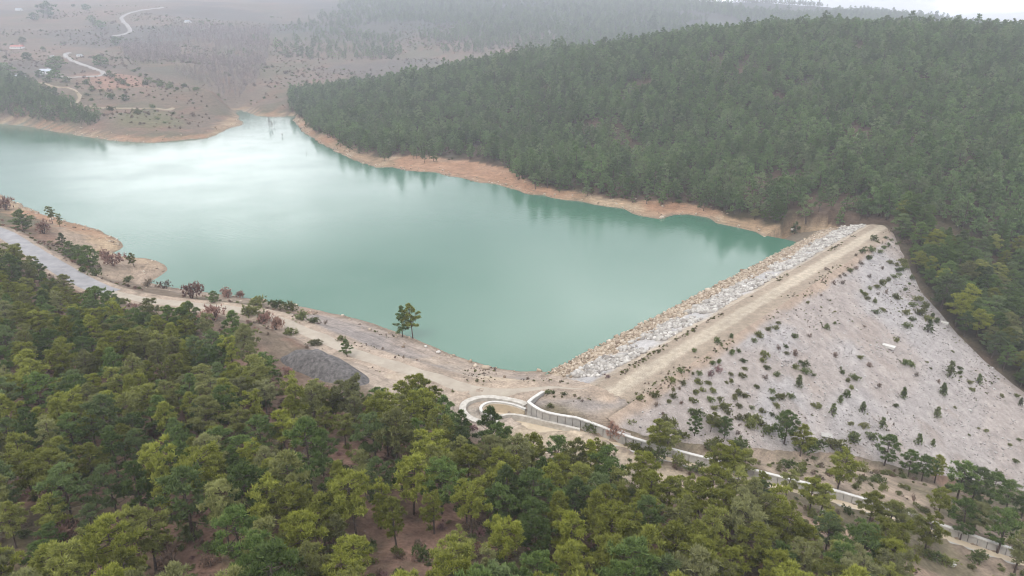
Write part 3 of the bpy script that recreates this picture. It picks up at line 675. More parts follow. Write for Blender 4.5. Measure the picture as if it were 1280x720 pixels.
def boulder(p, size, label, mat=None, group=None, seed=0):
    bm = bmesh.new(); bmesh.ops.create_icosphere(bm, subdivisions=2, radius=0.5); rs = np.random.default_rng(seed)
    ax = [Vector(rs.normal(0, 1, 3)).normalized() for _ in range(7)]; lim = rs.uniform(0.30, 0.42, 7)
    for v in bm.verts:
        for a_, l_ in zip(ax, lim):
            k = v.co.dot(a_)
            if k > l_: v.co -= a_*(k-l_)
        v.co.z *= 0.75; v.co *= size
    me = bpy.data.meshes.new('boulder'); bm.to_mesh(me); bm.free()
    a = me.attributes.new('tint', 'FLOAT', 'POINT'); a.data.foreach_set('value', np.full(len(me.vertices), 0.9, np.float32))
    me.materials.append(mat or M['stone']); o = link('boulder', me); o.location = (p[0], p[1], p[2]+size*0.18); o.rotation_euler = (0, 0, rs.uniform(0, 6))
    return tag(o, label, 'boulder', group)
bl = hits([(1030,643),(1189,706),(532,434),(548,441),(594,458),(451,399),(990,288),(193,198/1.0)], top)
boulder(bl[0], 1.8, 'white boulder lying among pines below the spillway chute', seed=1)
boulder(bl[1], 1.7, 'large white boulder on the dirt path at the lower right', seed=2)
boulder(bl[2], 1.1, 'small pale boulder right of the two lakeside pines', seed=3)
boulder(bl[3], 1.4, 'flat pale boulder on the near shore left of the spillway', seed=4)
boulder(bl[4], 1.5, 'tan boulder at the water edge near the dam corner', seed=5, mat=M['stone_tan'])
boulder(bl[6], 2.2, 'lone white boulder on the bare shore below the far forest', seed=6)

# ------------------------------------------------------------------ plants
def tube(V, F, pts, rad, ns=5):
    b0 = len(V); pts = [np.asarray(p, float) for p in pts]
    for i, (p, r) in enumerate(zip(pts, rad)):
        d = (pts[min(i+1, len(pts)-1)]-pts[max(i-1, 0)]); d = d/(np.linalg.norm(d)+1e-9)
        a = np.cross(d, (0.31, 0.11, 0.94) if abs(d[2]) < 0.9 else (1, 0, 0)); a /= np.linalg.norm(a)+1e-9; b = np.cross(d, a)
        for k in range(ns):
            t = 2*math.pi*k/ns; V.append(p+(a*math.cos(t)+b*math.sin(t))*r)
    for i in range(len(pts)-1):
        for k in range(ns): F.append((b0+i*ns+k, b0+i*ns+(k+1) % ns, b0+(i+1)*ns+(k+1) % ns, b0+(i+1)*ns+k))
def blades(C_, D_, length, width, k, r, spread=0.75):
    """k pointed leaf blades fanning out of every tuft centre along its direction"""
    n = len(C_); c = np.repeat(C_, k, 0); d = np.repeat(D_, k, 0)+r.normal(0, spread, (n*k, 3)); d /= np.linalg.norm(d, axis=1)[:, None]+1e-9
    s = np.cross(d, r.normal(0, 1, (n*k, 3))); s /= np.linalg.norm(s, axis=1)[:, None]+1e-9
    L = (length*r.uniform(0.7, 1.3, n*k))[:, None]; W = (width*r.uniform(0.7, 1.3, n*k))[:, None]
    V = np.stack([c-s*W*0.5+d*L*0.1, c+s*W*0.5+d*L*0.1, c+d*L], 1).reshape(-1, 3)
    F = np.arange(n*k*3).reshape(-1, 3)
    tt = np.repeat(np.clip(r.normal(0.45, 0.2, n), 0, 1), k); T = np.stack([tt*0.5, tt*0.5, np.clip(tt+0.4, 0, 1)], 1).ravel()  # random tuft tint; new-growth tips paler, bases darker, heightened to paint lit crowns
    return V, F, T
def pine(seed, H=9.0, spread=2.6, base=0.36, form='round', pads=34, tufts=24, k=6, bl=0.42, bw=0.13, mat=None, lean=0.03):
    r = np.random.default_rng(seed); V = []; F = []
    top_ = np.array([r.normal(0, lean)*H, r.normal(0, lean)*H, H*0.96])
    mid = top_*0.5+np.array([r.normal(0, 0.02)*H, r.normal(0, 0.02)*H, 0]); r0 = 0.020*H
    def trunk(t): return (1-t)**2*np.zeros(3)+2*t*(1-t)*mid+t*t*top_
    tube(V, F, [trunk(t)-np.array([0, 0, 0.4 if t == 0 else 0]) for t in np.linspace(0, 1, 7)], [r0*1.25, r0, r0*0.85, r0*0.7, r0*0.5, r0*0.32, 0.03], 6)
    cs, rs_ = [], []; ga = r.uniform(0, 6.28)
    for i in range(pads):
        q = (i+0.5)/pads; t = base+(1.0-base)*q**0.9
        if form == 'round': prof = math.sin(math.pi*min(1, 0.24+0.76*q))**0.75
        elif form == 'flat': prof = 0.35+0.65*math.sin(math.pi*min(1, 0.15+0.62*q))
        elif form == 'cone': prof = (1-q)**0.75+0.10
        else: prof = 0.5+0.5*r.uniform(-0.8, 1)*math.sin(math.pi*q)
        L = spread*prof*r.uniform(0.45, 1.18); ga += 2.4+r.normal(0, 0.35)
        b = trunk(t); up = L*r.uniform(-0.05, 0.38)+0.1
        e = b+np.array([math.cos(ga)*L, math.sin(ga)*L, up]); m = (b+e)/2+np.array([0, 0, -0.08*L])
        if L > 0.35*spread: tube(V, F, [b, m, e], [0.035+0.012*L, 0.03+0.006*L, 0.015], 4)
        cs.append(e); rs_.append(r.uniform(0.62, 0.95)*spread*0.30*(0.85+0.3*(1-q)))
        if L > 0.6*spread and r.uniform() < 0.75:
            cs.append(b+(e-b)*0.6+np.array([r.normal(0, 0.3), r.normal(0, 0.3), 0.12])); rs_.append(rs_[-1]*0.8)
    cs.append(top_); rs_.append(spread*0.2)
    C_, D_ = [], []
    for c, rr in zip(cs, rs_):
        nt_ = max(4, int(tufts*(rr/(spread*0.25))**1.5)); d = r.normal(0, 1, (nt_, 3)); d /= np.linalg.norm(d, axis=1)[:, None]
        d[:, 2] = np.where(d[:, 2] < -0.2, -d[:, 2]*0.6, d[:, 2]); rad = rr*r.uniform(0.35, 1.0, nt_)[:, None]
        C_.append(c+d*rad*np.array([1, 1, 0.55])); D_.append(d*0.7+np.array([0, 0, 0.7]))
    v, f, t = blades(np.vstack(C_), np.vstack(D_), bl, bw, k, r)
    return mesh('trunk', V, F, M['bark'], True), mesh_np('crown', v, f, mat or M['needle'], False, None, t)
def shrub(seed, rad=1.0, hgt=1.0, form='dome', tufts=96, k=6, bl=0.30, bw=0.12, mat=None, stems=6, spread=0.8, smat=None):
    r = np.random.default_rng(seed); V = []; F = []
    nl = 6; lob = r.normal(0, 0.38, (nl, 3))*rad; lob[:, 2] = np.abs(lob[:, 2])*0.5+hgt*0.28; lr = r.uniform(0.42, 0.66, nl)*rad
    if form == 'cone':
        q = np.linspace(0.1, 0.92, nl); lob = np.stack([r.normal(0, 0.08, nl)*rad, r.normal(0, 0.08, nl)*rad, q*hgt], -1); lr = rad*(1.02-q)*0.95+0.1
    for i in range(stems):
        a = i*6.28/stems+r.normal(0, 0.3); e = np.array([math.cos(a)*rad*0.5, math.sin(a)*rad*0.5, hgt*r.uniform(0.5, 0.9)])
        tube(V, F, [(0, 0, -0.2), e*0.5+np.array([0, 0, 0.1]), e], [0.05, 0.035, 0.012], 4)
    C_, D_ = [], []
    for c, rr in zip(lob, lr):
        n = max(4, tufts//nl); d = r.normal(0, 1, (n, 3)); d /= np.linalg.norm(d, axis=1)[:, None]; d[:, 2] = np.where(d[:, 2] < -0.6, -d[:, 2], d[:, 2])
        p = c+d*rr*r.uniform(0.45, 1, n)[:, None]*np.array([1, 1, 0.9]); p[:, 2] = np.maximum(p[:, 2], 0.06); C_.append(p); D_.append(d*0.8+np.array([0, 0, 0.45]))
    v, f, t = blades(np.vstack(C_), np.vstack(D_), bl, bw, k, r, spread)
    return mesh('stem', V, F, smat or M['bark'], True), mesh_np('foliage', v, f, mat or M['leaf_shrub'], False, None, t)
def bare_tree(seed, H=11.0, spread=1.6, mat=None):
    """leafless poplar: straight stem, steep boughs and a haze of fine twigs"""
    r = np.random.default_rng(seed); V = []; F = []
    tube(V, F, [(0, 0, -0.4), (r.normal(0, 0.1), r.normal(0, 0.1), H*0.5), (r.normal(0, 0.2), r.normal(0, 0.2), H)], [0.16, 0.11, 0.02], 5)
    C_, D_ = [], []
    for i in range(26):
        t = r.uniform(0.22, 0.92); a = r.uniform(0, 6.28); L = spread*(1.05-t)*r.uniform(0.7, 1.3)+0.3
        b = np.array([0, 0, t*H]); e = b+np.array([math.cos(a)*L, math.sin(a)*L, L*1.7])
        tube(V, F, [b, (b+e)/2+np.array([0, 0, -0.15]), e], [0.05, 0.035, 0.012], 3)
        for q in np.linspace(0.35, 1, 6): C_.append(b+(e-b)*q); D_.append((e-b)/np.linalg.norm(e-b)+np.array([0, 0, 0.3]))
    v, f, t = blades(np.array(C_), np.array(D_), 1.1, 0.07, 3, r, 0.45)
    return mesh('trunk', V, F, mat or M['greybark'], True), mesh_np('twigs', v, f, M['twig'], False, None, t)
def plant(name, parts, names, loc, rz, sc, zs=1.0):
    """one plant: an empty at its foot and shared-mesh parts"""
    e = empty(name, loc, rz); e.scale = (sc, sc, sc*zs)
    for me, nm in zip(parts, names): link(nm, me, e)
    return e

PINES = []
for i, (form, sp, ba, dk) in enumerate([('round', 2.6, 0.34, 0), ('round', 2.4, 0.28, 0), ('flat', 2.7, 0.42, 0), ('cone', 2.5, 0.20, 0), ('open', 2.8, 0.34, 0), ('round', 2.9, 0.20, 1), ('cone', 2.6, 0.16, 1), ('round', 2.9, 0.26, 1), ('open', 2.5, 0.22, 0), ('round', 2.6, 0.30, 0)]):
    PINES.append((pine(100+i, 9.0, sp, ba, form, 32 if form != 'open' else 24, 27, 5, 0.50, 0.155, mat=M['needle_dark'] if dk else M['needle']), form, dk))
PINES.append((pine(130, 7.0, 3.2, 0.04, 'round', 46, 24, 6, mat=M['needle_dark']), 'round', 1))
FAR = [pine(200+i, 9.0, sp, ba, form, 16, 7, 5, 0.85, 0.36, mat=M['needle_far']) for i, (form, sp, ba) in enumerate([('round', 2.7, 0.16), ('cone', 2.6, 0.10), ('round', 2.4, 0.2), ('round', 2.8, 0.22), ('cone', 2.4, 0.12), ('round', 3.0, 0.18)])]
ROUND = [pine(250+i, 6.0, 2.9, 0.06, 'round', 26, 8, 5, 0.8, 0.36, mat=M['needle_far']) for i in range(3)]
BARE = [bare_tree(300+i, h, s) for i, (h, s) in enumerate([(12, 1.5), (10, 1.9), (13, 1.3), (9, 2.3)])]
SH = {'g': [shrub(400+i, 1.0, 0.9+0.2*i, mat=M['leaf_shrub']) for i in range(3)],
      'y': [shrub(410+i, 1.0, 0.8+0.15*i, mat=M['leaf_yellow']) for i in range(3)],
      'r': [shrub(420+i, 1.0, 0.8, tufts=55, k=5, mat=M['leaf_brown'], bw=0.09) for i in range(2)],
      'p': [shrub(430+i, 1.0, 1.1, tufts=60, k=6, mat=M['leaf_purple'], bw=0.08, bl=0.38) for i in range(2)],
      'c': [shrub(440+i, 0.75, 2.0, 'cone', 90, 6, mat=M['leaf_shrub']) for i in range(2)],
      'o': [shrub(450+i, 1.0, 1.35, tufts=90, k=6, mat=M['leaf_dry'], bw=0.11, bl=0.28) for i in range(3)]}

# ---- scattering of uncounted growth: points carry turn, size and variant
def gn_scatter(name, label, pts, size, parts_list, names, tilt=0.05, kind='stuff'):
    pts = np.asarray(pts); n = len(pts)
    coll = bpy.data.collections.new(name+'_kinds')
    for i, parts in enumerate(parts_list):
        bm = bmesh.new(); mats = []; tints = []
        vs_, fs_, mi, tt = [], [], [], []
        off = 0
        for me in parts:
            co = np.empty(len(me.vertices)*3, np.float32); me.vertices.foreach_get('co', co); vs_.append(co.reshape(-1, 3))
            for p_ in me.polygons: fs_.append([off+q for q in p_.vertices]); mi.append(len(mats))
            t_ = np.zeros(len(me.vertices), np.float32)
            if 'tint' in me.attributes: me.attributes['tint'].data.foreach_get('value', t_)
            tt.append(t_); off += len(me.vertices); mats.append(me.materials[0])
        bm.free()
        jm = bpy.data.meshes.new(name+'_kind'); jm.from_pydata(np.vstack(vs_).tolist(), [], fs_)
        for m_ in mats: jm.materials.append(m_)
        jm.polygons.foreach_set('material_index', mi); a = jm.attributes.new('tint', 'FLOAT', 'POINT'); a.data.foreach_set('value', np.concatenate(tt)); jm.update()
        coll.objects.link(bpy.data.objects.new('%s_kind_%02d' % (name, i), jm))
    me = bpy.data.meshes.new(name); me.vertices.add(n); me.vertices.foreach_set('co', pts.astype(np.float32).ravel())
    a = me.attributes.new('turn', 'FLOAT_VECTOR', 'POINT'); rt = np.c_[rng.normal(0, tilt, n), rng.normal(0, tilt, n), rng.uniform(0, 6.28, n)]; a.data.foreach_set('vector', rt.astype(np.float32).ravel())
    a = me.attributes.new('size', 'FLOAT_VECTOR', 'POINT'); s3 = np.c_[size, size, size*rng.uniform(0.85, 1.2, n)]; a.data.foreach_set('vector', s3.astype(np.float32).ravel())
    a = me.attributes.new('variant', 'INT', 'POINT'); a.data.foreach_set('value', rng.integers(0, len(parts_list), n).astype(np.int32))
    o = link(name, me)
    ng = bpy.data.node_groups.new(name, 'GeometryNodeTree')
    ng.interface.new_socket('Geometry', in_out='INPUT', socket_type='NodeSocketGeometry'); ng.interface.new_socket('Geometry', in_out='OUTPUT', socket_type='NodeSocketGeometry')
    gi, go = ng.nodes.new('NodeGroupInput'), ng.nodes.new('NodeGroupOutput')
    ip = ng.nodes.new('GeometryNodeInstanceOnPoints'); ci = ng.nodes.new('GeometryNodeCollectionInfo')
    ci.inputs['Collection'].default_value = coll; ci.inputs['Separate Children'].default_value = True; ci.inputs['Reset Children'].default_value = True
    def na(nm, dt):
        q = ng.nodes.new('GeometryNodeInputNamedAttribute'); q.data_type = dt; q.inputs['Name'].default_value = nm; return q.outputs['Attribute']
    ip.inputs['Pick Instance'].default_value = True
    ng.links.new(gi.outputs[0], ip.inputs['Points']); ng.links.new(ci.outputs[0], ip.inputs['Instance'])
    ng.links.new(na('variant', 'INT'), ip.inputs['Instance Index']); ng.links.new(na('turn', 'FLOAT_VECTOR'), ip.inputs['Rotation']); ng.links.new(na('size', 'FLOAT_VECTOR'), ip.inputs['Scale'])
    ng.links.new(ip.outputs[0], go.inputs[0])
    md = o.modifiers.new('scatter', 'NODES'); md.node_group = ng
    return tag(o, label, kind=kind)
def jgrid(x0, x1, y0, y1, s, jit=0.42):
    a, b = np.meshgrid(np.arange(x0, x1, s), np.arange(y0, y1, s*0.9), indexing='ij'); a = a+(np.arange(b.shape[1])[None, :] % 2)*s*0.5
    a = a.ravel()+rng.uniform(-jit, jit, a.size)*s; b = b.ravel()+rng.uniform(-jit, jit, b.size)*s; return a, b
def in_view(P, mx=60, my=60, top_h=9.0):
    P2 = np.array(P); P2[:, 2] += top_h/2; u, v, d = project(P2)
    return (d > 5) & (u > -mx) & (u < 1280+mx) & (v > -my) & (v < 720+my)
def visible(P, up=14.0):
    vis = np.ones(len(P), bool)
    for f in np.linspace(0.15, 0.97, 40):
        vis &= hm(P[:, 0]*f, P[:, 1]*f) < CAMZ+(P[:, 2]+up-CAMZ)*f
    return vis

# far forest on the right-hand hill
x, y = jgrid(-340, 760, 150, 1000, 4.8, 0.6); m = sdf(x, y, hillpoly) < -0.5; x, y = x[m], y[m]; z = hm(x, y)
_, ww_ = dam_uw(x, y); m = (z > 2.4+1.4*rng.normal(0, 0.5, len(z))) | (ww_ > 0); m &= fbm(x, y, 26, 3, 61) < 0.72
fi = sdf(x, y, foot); m &= fi > 0.8
P = np.c_[x, y, z][m]; P = P[in_view(P, 420)]; P = P[visible(P)]
print('hill trees', len(P))
cp = hits([(978,279),(1005,264),(1060,262),(1108,272),(1090,279),(1050,283),(1010,289)])[:, :2]; ex, ey = jgrid(cp[:, 0].min(), cp[:, 0].max(), cp[:, 1].min(), cp[:, 1].max(), 4.4); em = sdf(ex, ey, cp) < 0
ex, ey = ex[em], ey[em]; em = np.array([np.hypot(P[:, 0]-a, P[:, 1]-b).min() > 3.5 for a, b in zip(ex, ey)], bool); print('extra', int(em.sum())); P = np.vstack([P, np.c_[ex[em], ey[em], hm(ex[em], ey[em])]])
dd = np.hypot(P[:, 0], P[:, 1]); nearm = dd < 345
sz = rng.lognormal(-0.04, 0.24, len(P))*(0.8+0.4*fbm(P[:, 0], P[:, 1], 45, 3, 63))
gn_scatter('hill_forest', 'dense dark green pine forest covering the far hillside above the lake', P[~nearm]-[0, 0, 0.2], sz[~nearm], FAR, 0)
gn_scatter('abutment_forest', 'dense dark pine forest climbing from the right end of the dam', P[nearm]-[0, 0, 0.2], sz[nearm]*1.02, [p[0] for p in PINES[:10] if p[2]]+[PINES[0][0]], 0)
# forest block on the far left shore
lp = hits([(-60,95),(0,90),(20,103),(50,112),(75,125),(100,137),(128,150),(120,157),(80,155),(40,150),(0,146),(-60,142)])[:, :2]
x, y = jgrid(lp[:, 0].min(), lp[:, 0].max(), lp[:, 1].min(), lp[:, 1].max(), 5.6); m = sdf(x, y, lp) < 0; P = np.c_[x[m], y[m], hm(x[m], y[m])]
gn_scatter('far_shore_forest', 'dark pine wood above the bare shore at the far left', P-[0, 0, 0.2], rng.lognormal(-0.1, 0.22, len(P)), FAR, 0)
# leafless poplars in the far valley
bp = hits([(150,62),(200,42),(260,34),(340,40),(335,75),(325,100),(300,125),(278,122),(255,108),(230,98),(200,85),(165,80)])[:, :2]
x, y = jgrid(bp[:, 0].min(), bp[:, 0].max(), bp[:, 1].min(), bp[:, 1].max(), 8.5); m = (sdf(x, y, bp) < 0) & (fbm(x, y, 70, 3, 71) > 0.42); P = np.c_[x[m], y[m], hm(x[m], y[m])]; P = P[visible(P)]
gn_scatter('poplar_grove', 'pale leafless poplar grove filling the misty valley beyond the lake', P-[0, 0, 0.2], rng.lognormal(0.05, 0.2, len(P)), BARE, 0)
# scrub on the far slopes
x, y = jgrid(-1100, 250, 560, 1900, 17); P = np.c_[x, y, hm(x, y)]; m = (sdf(x, y, hillpoly) > 5) & (sdf(x, y, shore_fine) > 22) & (fbm(x, y, 130, 4, 73) > 0.54) & (sdf(x, y, lp) > 5)
P = P[m]; P = P[in_view(P)]; P = P[visible(P)]
gn_scatter('hillside_scrub', 'scattered dark scrub dotting the misty brown slopes', P-[0, 0, 0.2], rng.lognormal(0.5, 0.4, len(P)), SH['g']+SH['r'], 0)
x, y = jgrid(-1000, 1200, 1250, 2500, 12); P = np.c_[x, y, hm(x, y)]; m = (fbm(x, y, 260, 4, 75) > 0.45) & (x > -520); P = P[m]; P = P[in_view(P)]; P = P[visible(P)]; u, v, _ = project(P); P = P[(u > 430+80*rng.normal(0, 1, len(u))) & (v < 75)]
gn_scatter('misty_forest', 'forest fading into mist on the most distant hills', P-[0, 0, 0.2], rng.lognormal(0.25, 0.25, len(P)), FAR, 0)

# ------------------------------------------------------------------ counted plants: labels that single one out
ORD = ['leftmost', 'second', 'third', 'fourth', 'fifth', 'sixth', 'seventh', 'eighth', 'ninth', 'tenth', 'eleventh', 'twelfth']
labelled = {}
def queue(o, look, noun, place, px):
    labelled.setdefault((look, noun, place), []).append((px, o))
def flush():
    for (look, noun, place), lst in labelled.items():
        lst.sort(key=lambda q: q[0]); n = len(lst)
        for i, (px, o) in enumerate(lst):
            if n == 1: o['label'] = f'{look} {noun} {place}'
            else:
                w = 'leftmost' if i == 0 else 'rightmost' if i == n-1 else (ORD[i]+' along' if i < len(ORD) else f'{i+1}th along')
                o['label'] = f'{look} {noun} {place}, {w}'
    labelled.clear()
def forest_place(u, v):
    col_ = ['far left', 'left', 'centre left', 'centre', 'centre right', 'right'][int(np.clip(u/190, 0, 5))]
    row = 'back rows' if v < 455 else 'upper rows' if v < 520 else 'middle rows' if v < 590 else 'lower rows' if v < 660 else 'front row'
    return f'in near forest {row}, {col_}'
FORM = {'round': 'round-crowned', 'flat': 'flat-topped', 'cone': 'pointed', 'open': 'open-crowned'}
def put_pine(x, y, H, vi=None, place=None, group='pines of the near forest', zs=1.0, look=None):
    vi = rng.integers(0, 10) if vi is None else vi
    parts, form, dk = PINES[vi]; z = float(top(x, y))-0.1
    e = plant('pine_tree', parts, ('trunk', 'crown'), (x, y, z), rng.uniform(0, 6.28), H/9.0, zs)
    e.rotation_euler[0] = rng.normal(0, 0.03); e.rotation_euler[1] = rng.normal(0, 0.03)
    tag(e, None, 'pine tree', group); u, v, d = project(np.array([x, y, z+H*0.6]))
    size = 'tall' if H > 9.6 else 'small' if H < 7.2 else 'medium'
    queue(e, look or f"{size} {FORM[form]} {'dark green' if dk else 'olive'}", 'pine', place or forest_place(float(u), float(v)), float(u)); return e

# near forest: the nearest 260 as trees of their own, the rest as one wood
def poisson(poly, s, n=40000, dens=None):
    lo, hi = poly.min(0), poly.max(0); out = []; grid = {}
    X = rng.uniform(lo[0], hi[0], n); Y = rng.uniform(lo[1], hi[1], n); ok = sdf(X, Y, poly) < -1
    for x, y in zip(X[ok], Y[ok]):
        c = (int(x//s), int(y//s)); bad = False
        for a in (-1, 0, 1):
            for b in (-1, 0, 1):
                for (p, q) in grid.get((c[0]+a, c[1]+b), ()):
                    if (p-x)**2+(q-y)**2 < s*s: bad = True
        if not bad: grid.setdefault(c, []).append((x, y)); out.append((x, y))
    return np.array(out)
fp = poisson(nearpoly, 3.7)
fp = np.c_[fp, hm(fp[:, 0], fp[:, 1])]; fp = fp[in_view(fp, 50, 90)]
gap = fbm(fp[:, 0], fp[:, 1], 22, 3, 81); fp = fp[(gap < 0.70) | (rng.uniform(0, 1, len(fp)) < 0.6)]
keepout = hits([(405,462), (560,520), (470,486)])
fp = fp[(np.linalg.norm(fp[:, None, :2]-keepout[None, :, :2], axis=2) > np.array([9, 4, 5])).all(1)]
tu, tv, _ = project(fp+np.array([0, 0, 8.5])); fp = fp[~((tu > 566) & (tu < 668) & (tv < 532)) & ~((tu > 345) & (tu < 490) & (tv < 462))]
tu, tv, _ = project(fp+np.array([0, 0, 7.0])); lim = np.interp(tu, [-60, 0, 34, 67, 101, 134, 178, 230, 290, 345, 400], [280, 303, 322, 342, 361, 374, 378, 386, 402, 425, 440])
fp = fp[(tv > lim) | (rng.uniform(0, 1, len(fp)) < 0.15)]
fp = fp[np.argsort(np.hypot(fp[:, 0], fp[:, 1]))]
print('forest trees', len(fp))
NB = 262
hue = fbm(fp[:, 0], fp[:, 1], 30, 2, 83)
for i, p in enumerate(fp[:NB]):
    H = float(np.clip(rng.normal(8.0, 1.3), 5.0, 11))
    pick = [0, 1, 2, 3, 4, 8, 9, 0, 2, 5, 7] if hue[i] > 0.42 else [0, 1, 5, 6, 7, 3, 9]
    put_pine(p[0], p[1], H, pick[rng.integers(0, len(pick))], zs=float(rng.uniform(1.0, 1.25)))
gn_scatter('forest_background_pines', 'olive pines of the near forest beyond its nearest trees', fp[NB:]-[0, 0, 0.1], np.clip(rng.normal(0.86, 0.15, len(fp)-NB), 0.5, 1.2), [p[0] for p in PINES[:10]], 0)

# pines one can pick out: (base px, base py, height px, variant, words)
def pine_at(px, py, hpx, vi, place, group=None, look=None, zs=1.0):
    p = hit(np.array([px], float), np.array([py], float), top)[0]; _, _, dep = project(p)
    H = float(hpx*dep/FPX/0.9); return put_pine(p[0], p[1], H, vi, place, group, zs, look)
pine_at(503, 421, 29, 6, 'standing left of the pair at the near lakeshore', 'two pines on the near lakeshore', 'dense dark green', 1.3)
pine_at(516, 423, 31, 9, 'standing right of the pair at the near lakeshore', 'two pines on the near lakeshore', 'slender green', 1.35)
for a in [(520,520,52,0,'beside the spillway basin, broadest of its group'),(505,516,40,9,'left of the broad pine by the spillway basin'),(541,518,36,1,'between the broad pine and the spillway basin'),(556,538,44,6,'standing dark and slender left of the spillway basin'),(577,548,36,6,'below the left end of the spillway basin'),(612,560,52,6,'rising in front of the horseshoe weir'),(630,572,36,1,'right of the dark pine before the weir'),
          (748,592,42,4,'standing alone on the bare bank under the spillway wall'),(434,446,22,6,'alone between gravel heap and dirt track'),(243,418,40,6,'at the back edge of the near forest by the track')]: pine_at(*a, group='pines round the spillway basin')
for a in [(823,568,44,1,'left of the pair where the chute begins'),(834,572,44,9,'right of the pair where the chute begins'),(868,545,26,5,'on the dam toe above the chute, leftmost'),(897,600,46,0,'in the row along the chute, first'),(912,602,44,2,'in the row along the chute, second'),(930,598,40,9,'in the row along the chute, third'),(888,540,26,1,'on the dam toe among shrubs'),(905,548,28,5,'on the dam toe right of the shrubs'),(950,612,26,1,'short one beside the chute wall'),(980,555,42,5,'dark one at the foot of the dam face'),(1000,570,40,9,'right of the dark one at the dam foot'),(1046,615,50,2,'tall umbrella shaped one over the chute'),(982,620,36,1,'left of the umbrella shaped one'),(1012,640,44,0,'below the umbrella shaped one'),(1025,645,42,9,'right of the bushy one below the chute'),
          (1105,582,40,5,'at the dam foot, widest of the lower group'),(1135,596,34,5,'at the dam foot in the middle of the lower group'),(1152,602,34,7,'at the dam foot right of the middle'),(1168,604,36,1,'at the dam foot before the dark row'),(1196,626,52,5,'first in the dark row at the dam toe'),(1214,632,52,5,'second in the dark row at the dam toe'),(1234,636,46,7,'third in the dark row at the dam toe'),(1258,640,42,5,'fourth in the dark row at the dam toe'),(1276,648,40,6,'last in the dark row at the dam toe'),
          (1172,646,38,0,'bright one above the end of the chute'),(1200,674,52,5,'dense one before the end of the chute'),(1216,672,46,0,'right of the dense one at the chute end'),(1246,692,58,7,'leaning at the chute end near right edge'),(1268,716,56,4,'in the lower right corner'),(1155,692,50,2,'over the dirt path at lower right'),(1085,660,46,0,'along the lower bank of the chute, left'),(1110,672,50,9,'along the lower bank of the chute, middle'),(1128,680,46,0,'along the lower bank of the chute, right'),(1036,680,44,1,'above the dirt slope at lower right'),(1070,706,40,3,'in the dirt slope at lower right')]: pine_at(*a, group='pines along the spillway chute')
for a in [(30,288,30,10,'big round bush-like one beside the asphalt road'),(66,280,20,4,'slender leaning one on the left shore'),(75,284,15,8,'short one next to the leaning one on the left shore'),(88,322,24,10,'first of the dark clump beside the road'),(100,328,26,10,'second of the dark clump beside the road'),(113,335,34,10,'tallest of the dark clump beside the road'),(78,308,16,6,'smallest of the dark clump beside the road'),(168,334,17,1,'tiny one alone on the sandy headland'),(268,378,18,10,'dark rounded one between pink bushes on the shore')]: pine_at(*a, group='trees along the left shore')

# shrubs: (zoomed x, y, width) -> pixels
def shrub_at(px, py, wpx, kind, place, group, zs=1.0, noun=None, look=None):
    p = hit(np.array([px], float), np.array([py], float), top)[0]; _, _, dep = project(p)
    sc_ = float(wpx*dep/FPX/2.0)*(1.25 if kind == 'c' else 1.0)
    v = SH[kind][rng.integers(0, len(SH[kind]))]
    e = plant({'o': 'oak_bush'}.get(kind, 'shrub'), v, ('stem', 'foliage'), (p[0], p[1], float(top(p[0], p[1]))-0.05), rng.uniform(0, 6.28), sc_, zs*rng.uniform(0.85, 1.15))
    tag(e, None, 'shrub', group); size = 'large' if sc_ > 1.25 else 'tiny' if sc_ < 0.55 else 'small'
    lk_ = {'g': 'dark green rounded', 'y': 'yellowish green', 'r': 'brown leafless', 'p': 'purplish', 'c': 'dark conical', 'o': 'pinkish dry-leaved'}[kind]
    queue(e, look or f'{size} {lk_}', noun or {'o': 'oak bush'}.get(kind, 'shrub'), place, px); return e
Z5 = "620,135,50,g 460,200,40,g 712,105,40,g 380,340,45,g 330,397,55,y 395,418,50,y 500,355,40,g 462,358,22,y 195,490,70,y 115,515,55,y 30,550,25,y 212,560,50,r 300,535,40,y 320,503,50,y 325,465,35,y 370,452,32,r 380,550,38,r 462,535,60,y 480,475,50,y 500,410,60,y 527,460,50,y 565,412,48,y 595,465,50,y 575,530,55,g 635,520,45,y 715,212,52,g 770,205,40,g 800,270,45,g 805,318,40,y 713,357,35,y 790,372,52,y 720,405,38,y 685,415,28,y 590,285,45,g 630,275,40,g 625,325,60,p 573,355,50,p 905,97,62,y 865,137,36,g 960,60,45,y 1005,48,45,y 1027,12,36,y 1128,103,50,g 1235,103,35,r 1030,183,42,r 1085,175,42,g 1085,215,36,y 1140,220,55,r 935,232,60,y 920,260,48,y 950,320,48,g 1018,365,52,g 940,380,40,r 1140,305,50,y 1195,295,60,g 1213,345,58,g 1265,360,32,g 1165,430,62,c 885,440,40,y 770,480,60,y 732,515,50,y 800,500,50,y 768,570,46,y 985,475,40,g 990,525,50,g 1050,510,70,y 1110,505,52,g 1025,570,50,y 845,583,38,g 925,600,55,y 985,628,36,g 1265,565,40,y 600,585,50,y 660,575,75,y 690,610,50,y 475,620,100,g 880,640,70,y 920,685,70,y 760,645,60,y 820,645,60,y 655,680,90,y 585,660,80,g 30,635,40,y 45,685,80,y 260,620,32,r 260,670,80,y 330,690,80,y 1070,680,100,g 1160,690,40,r"
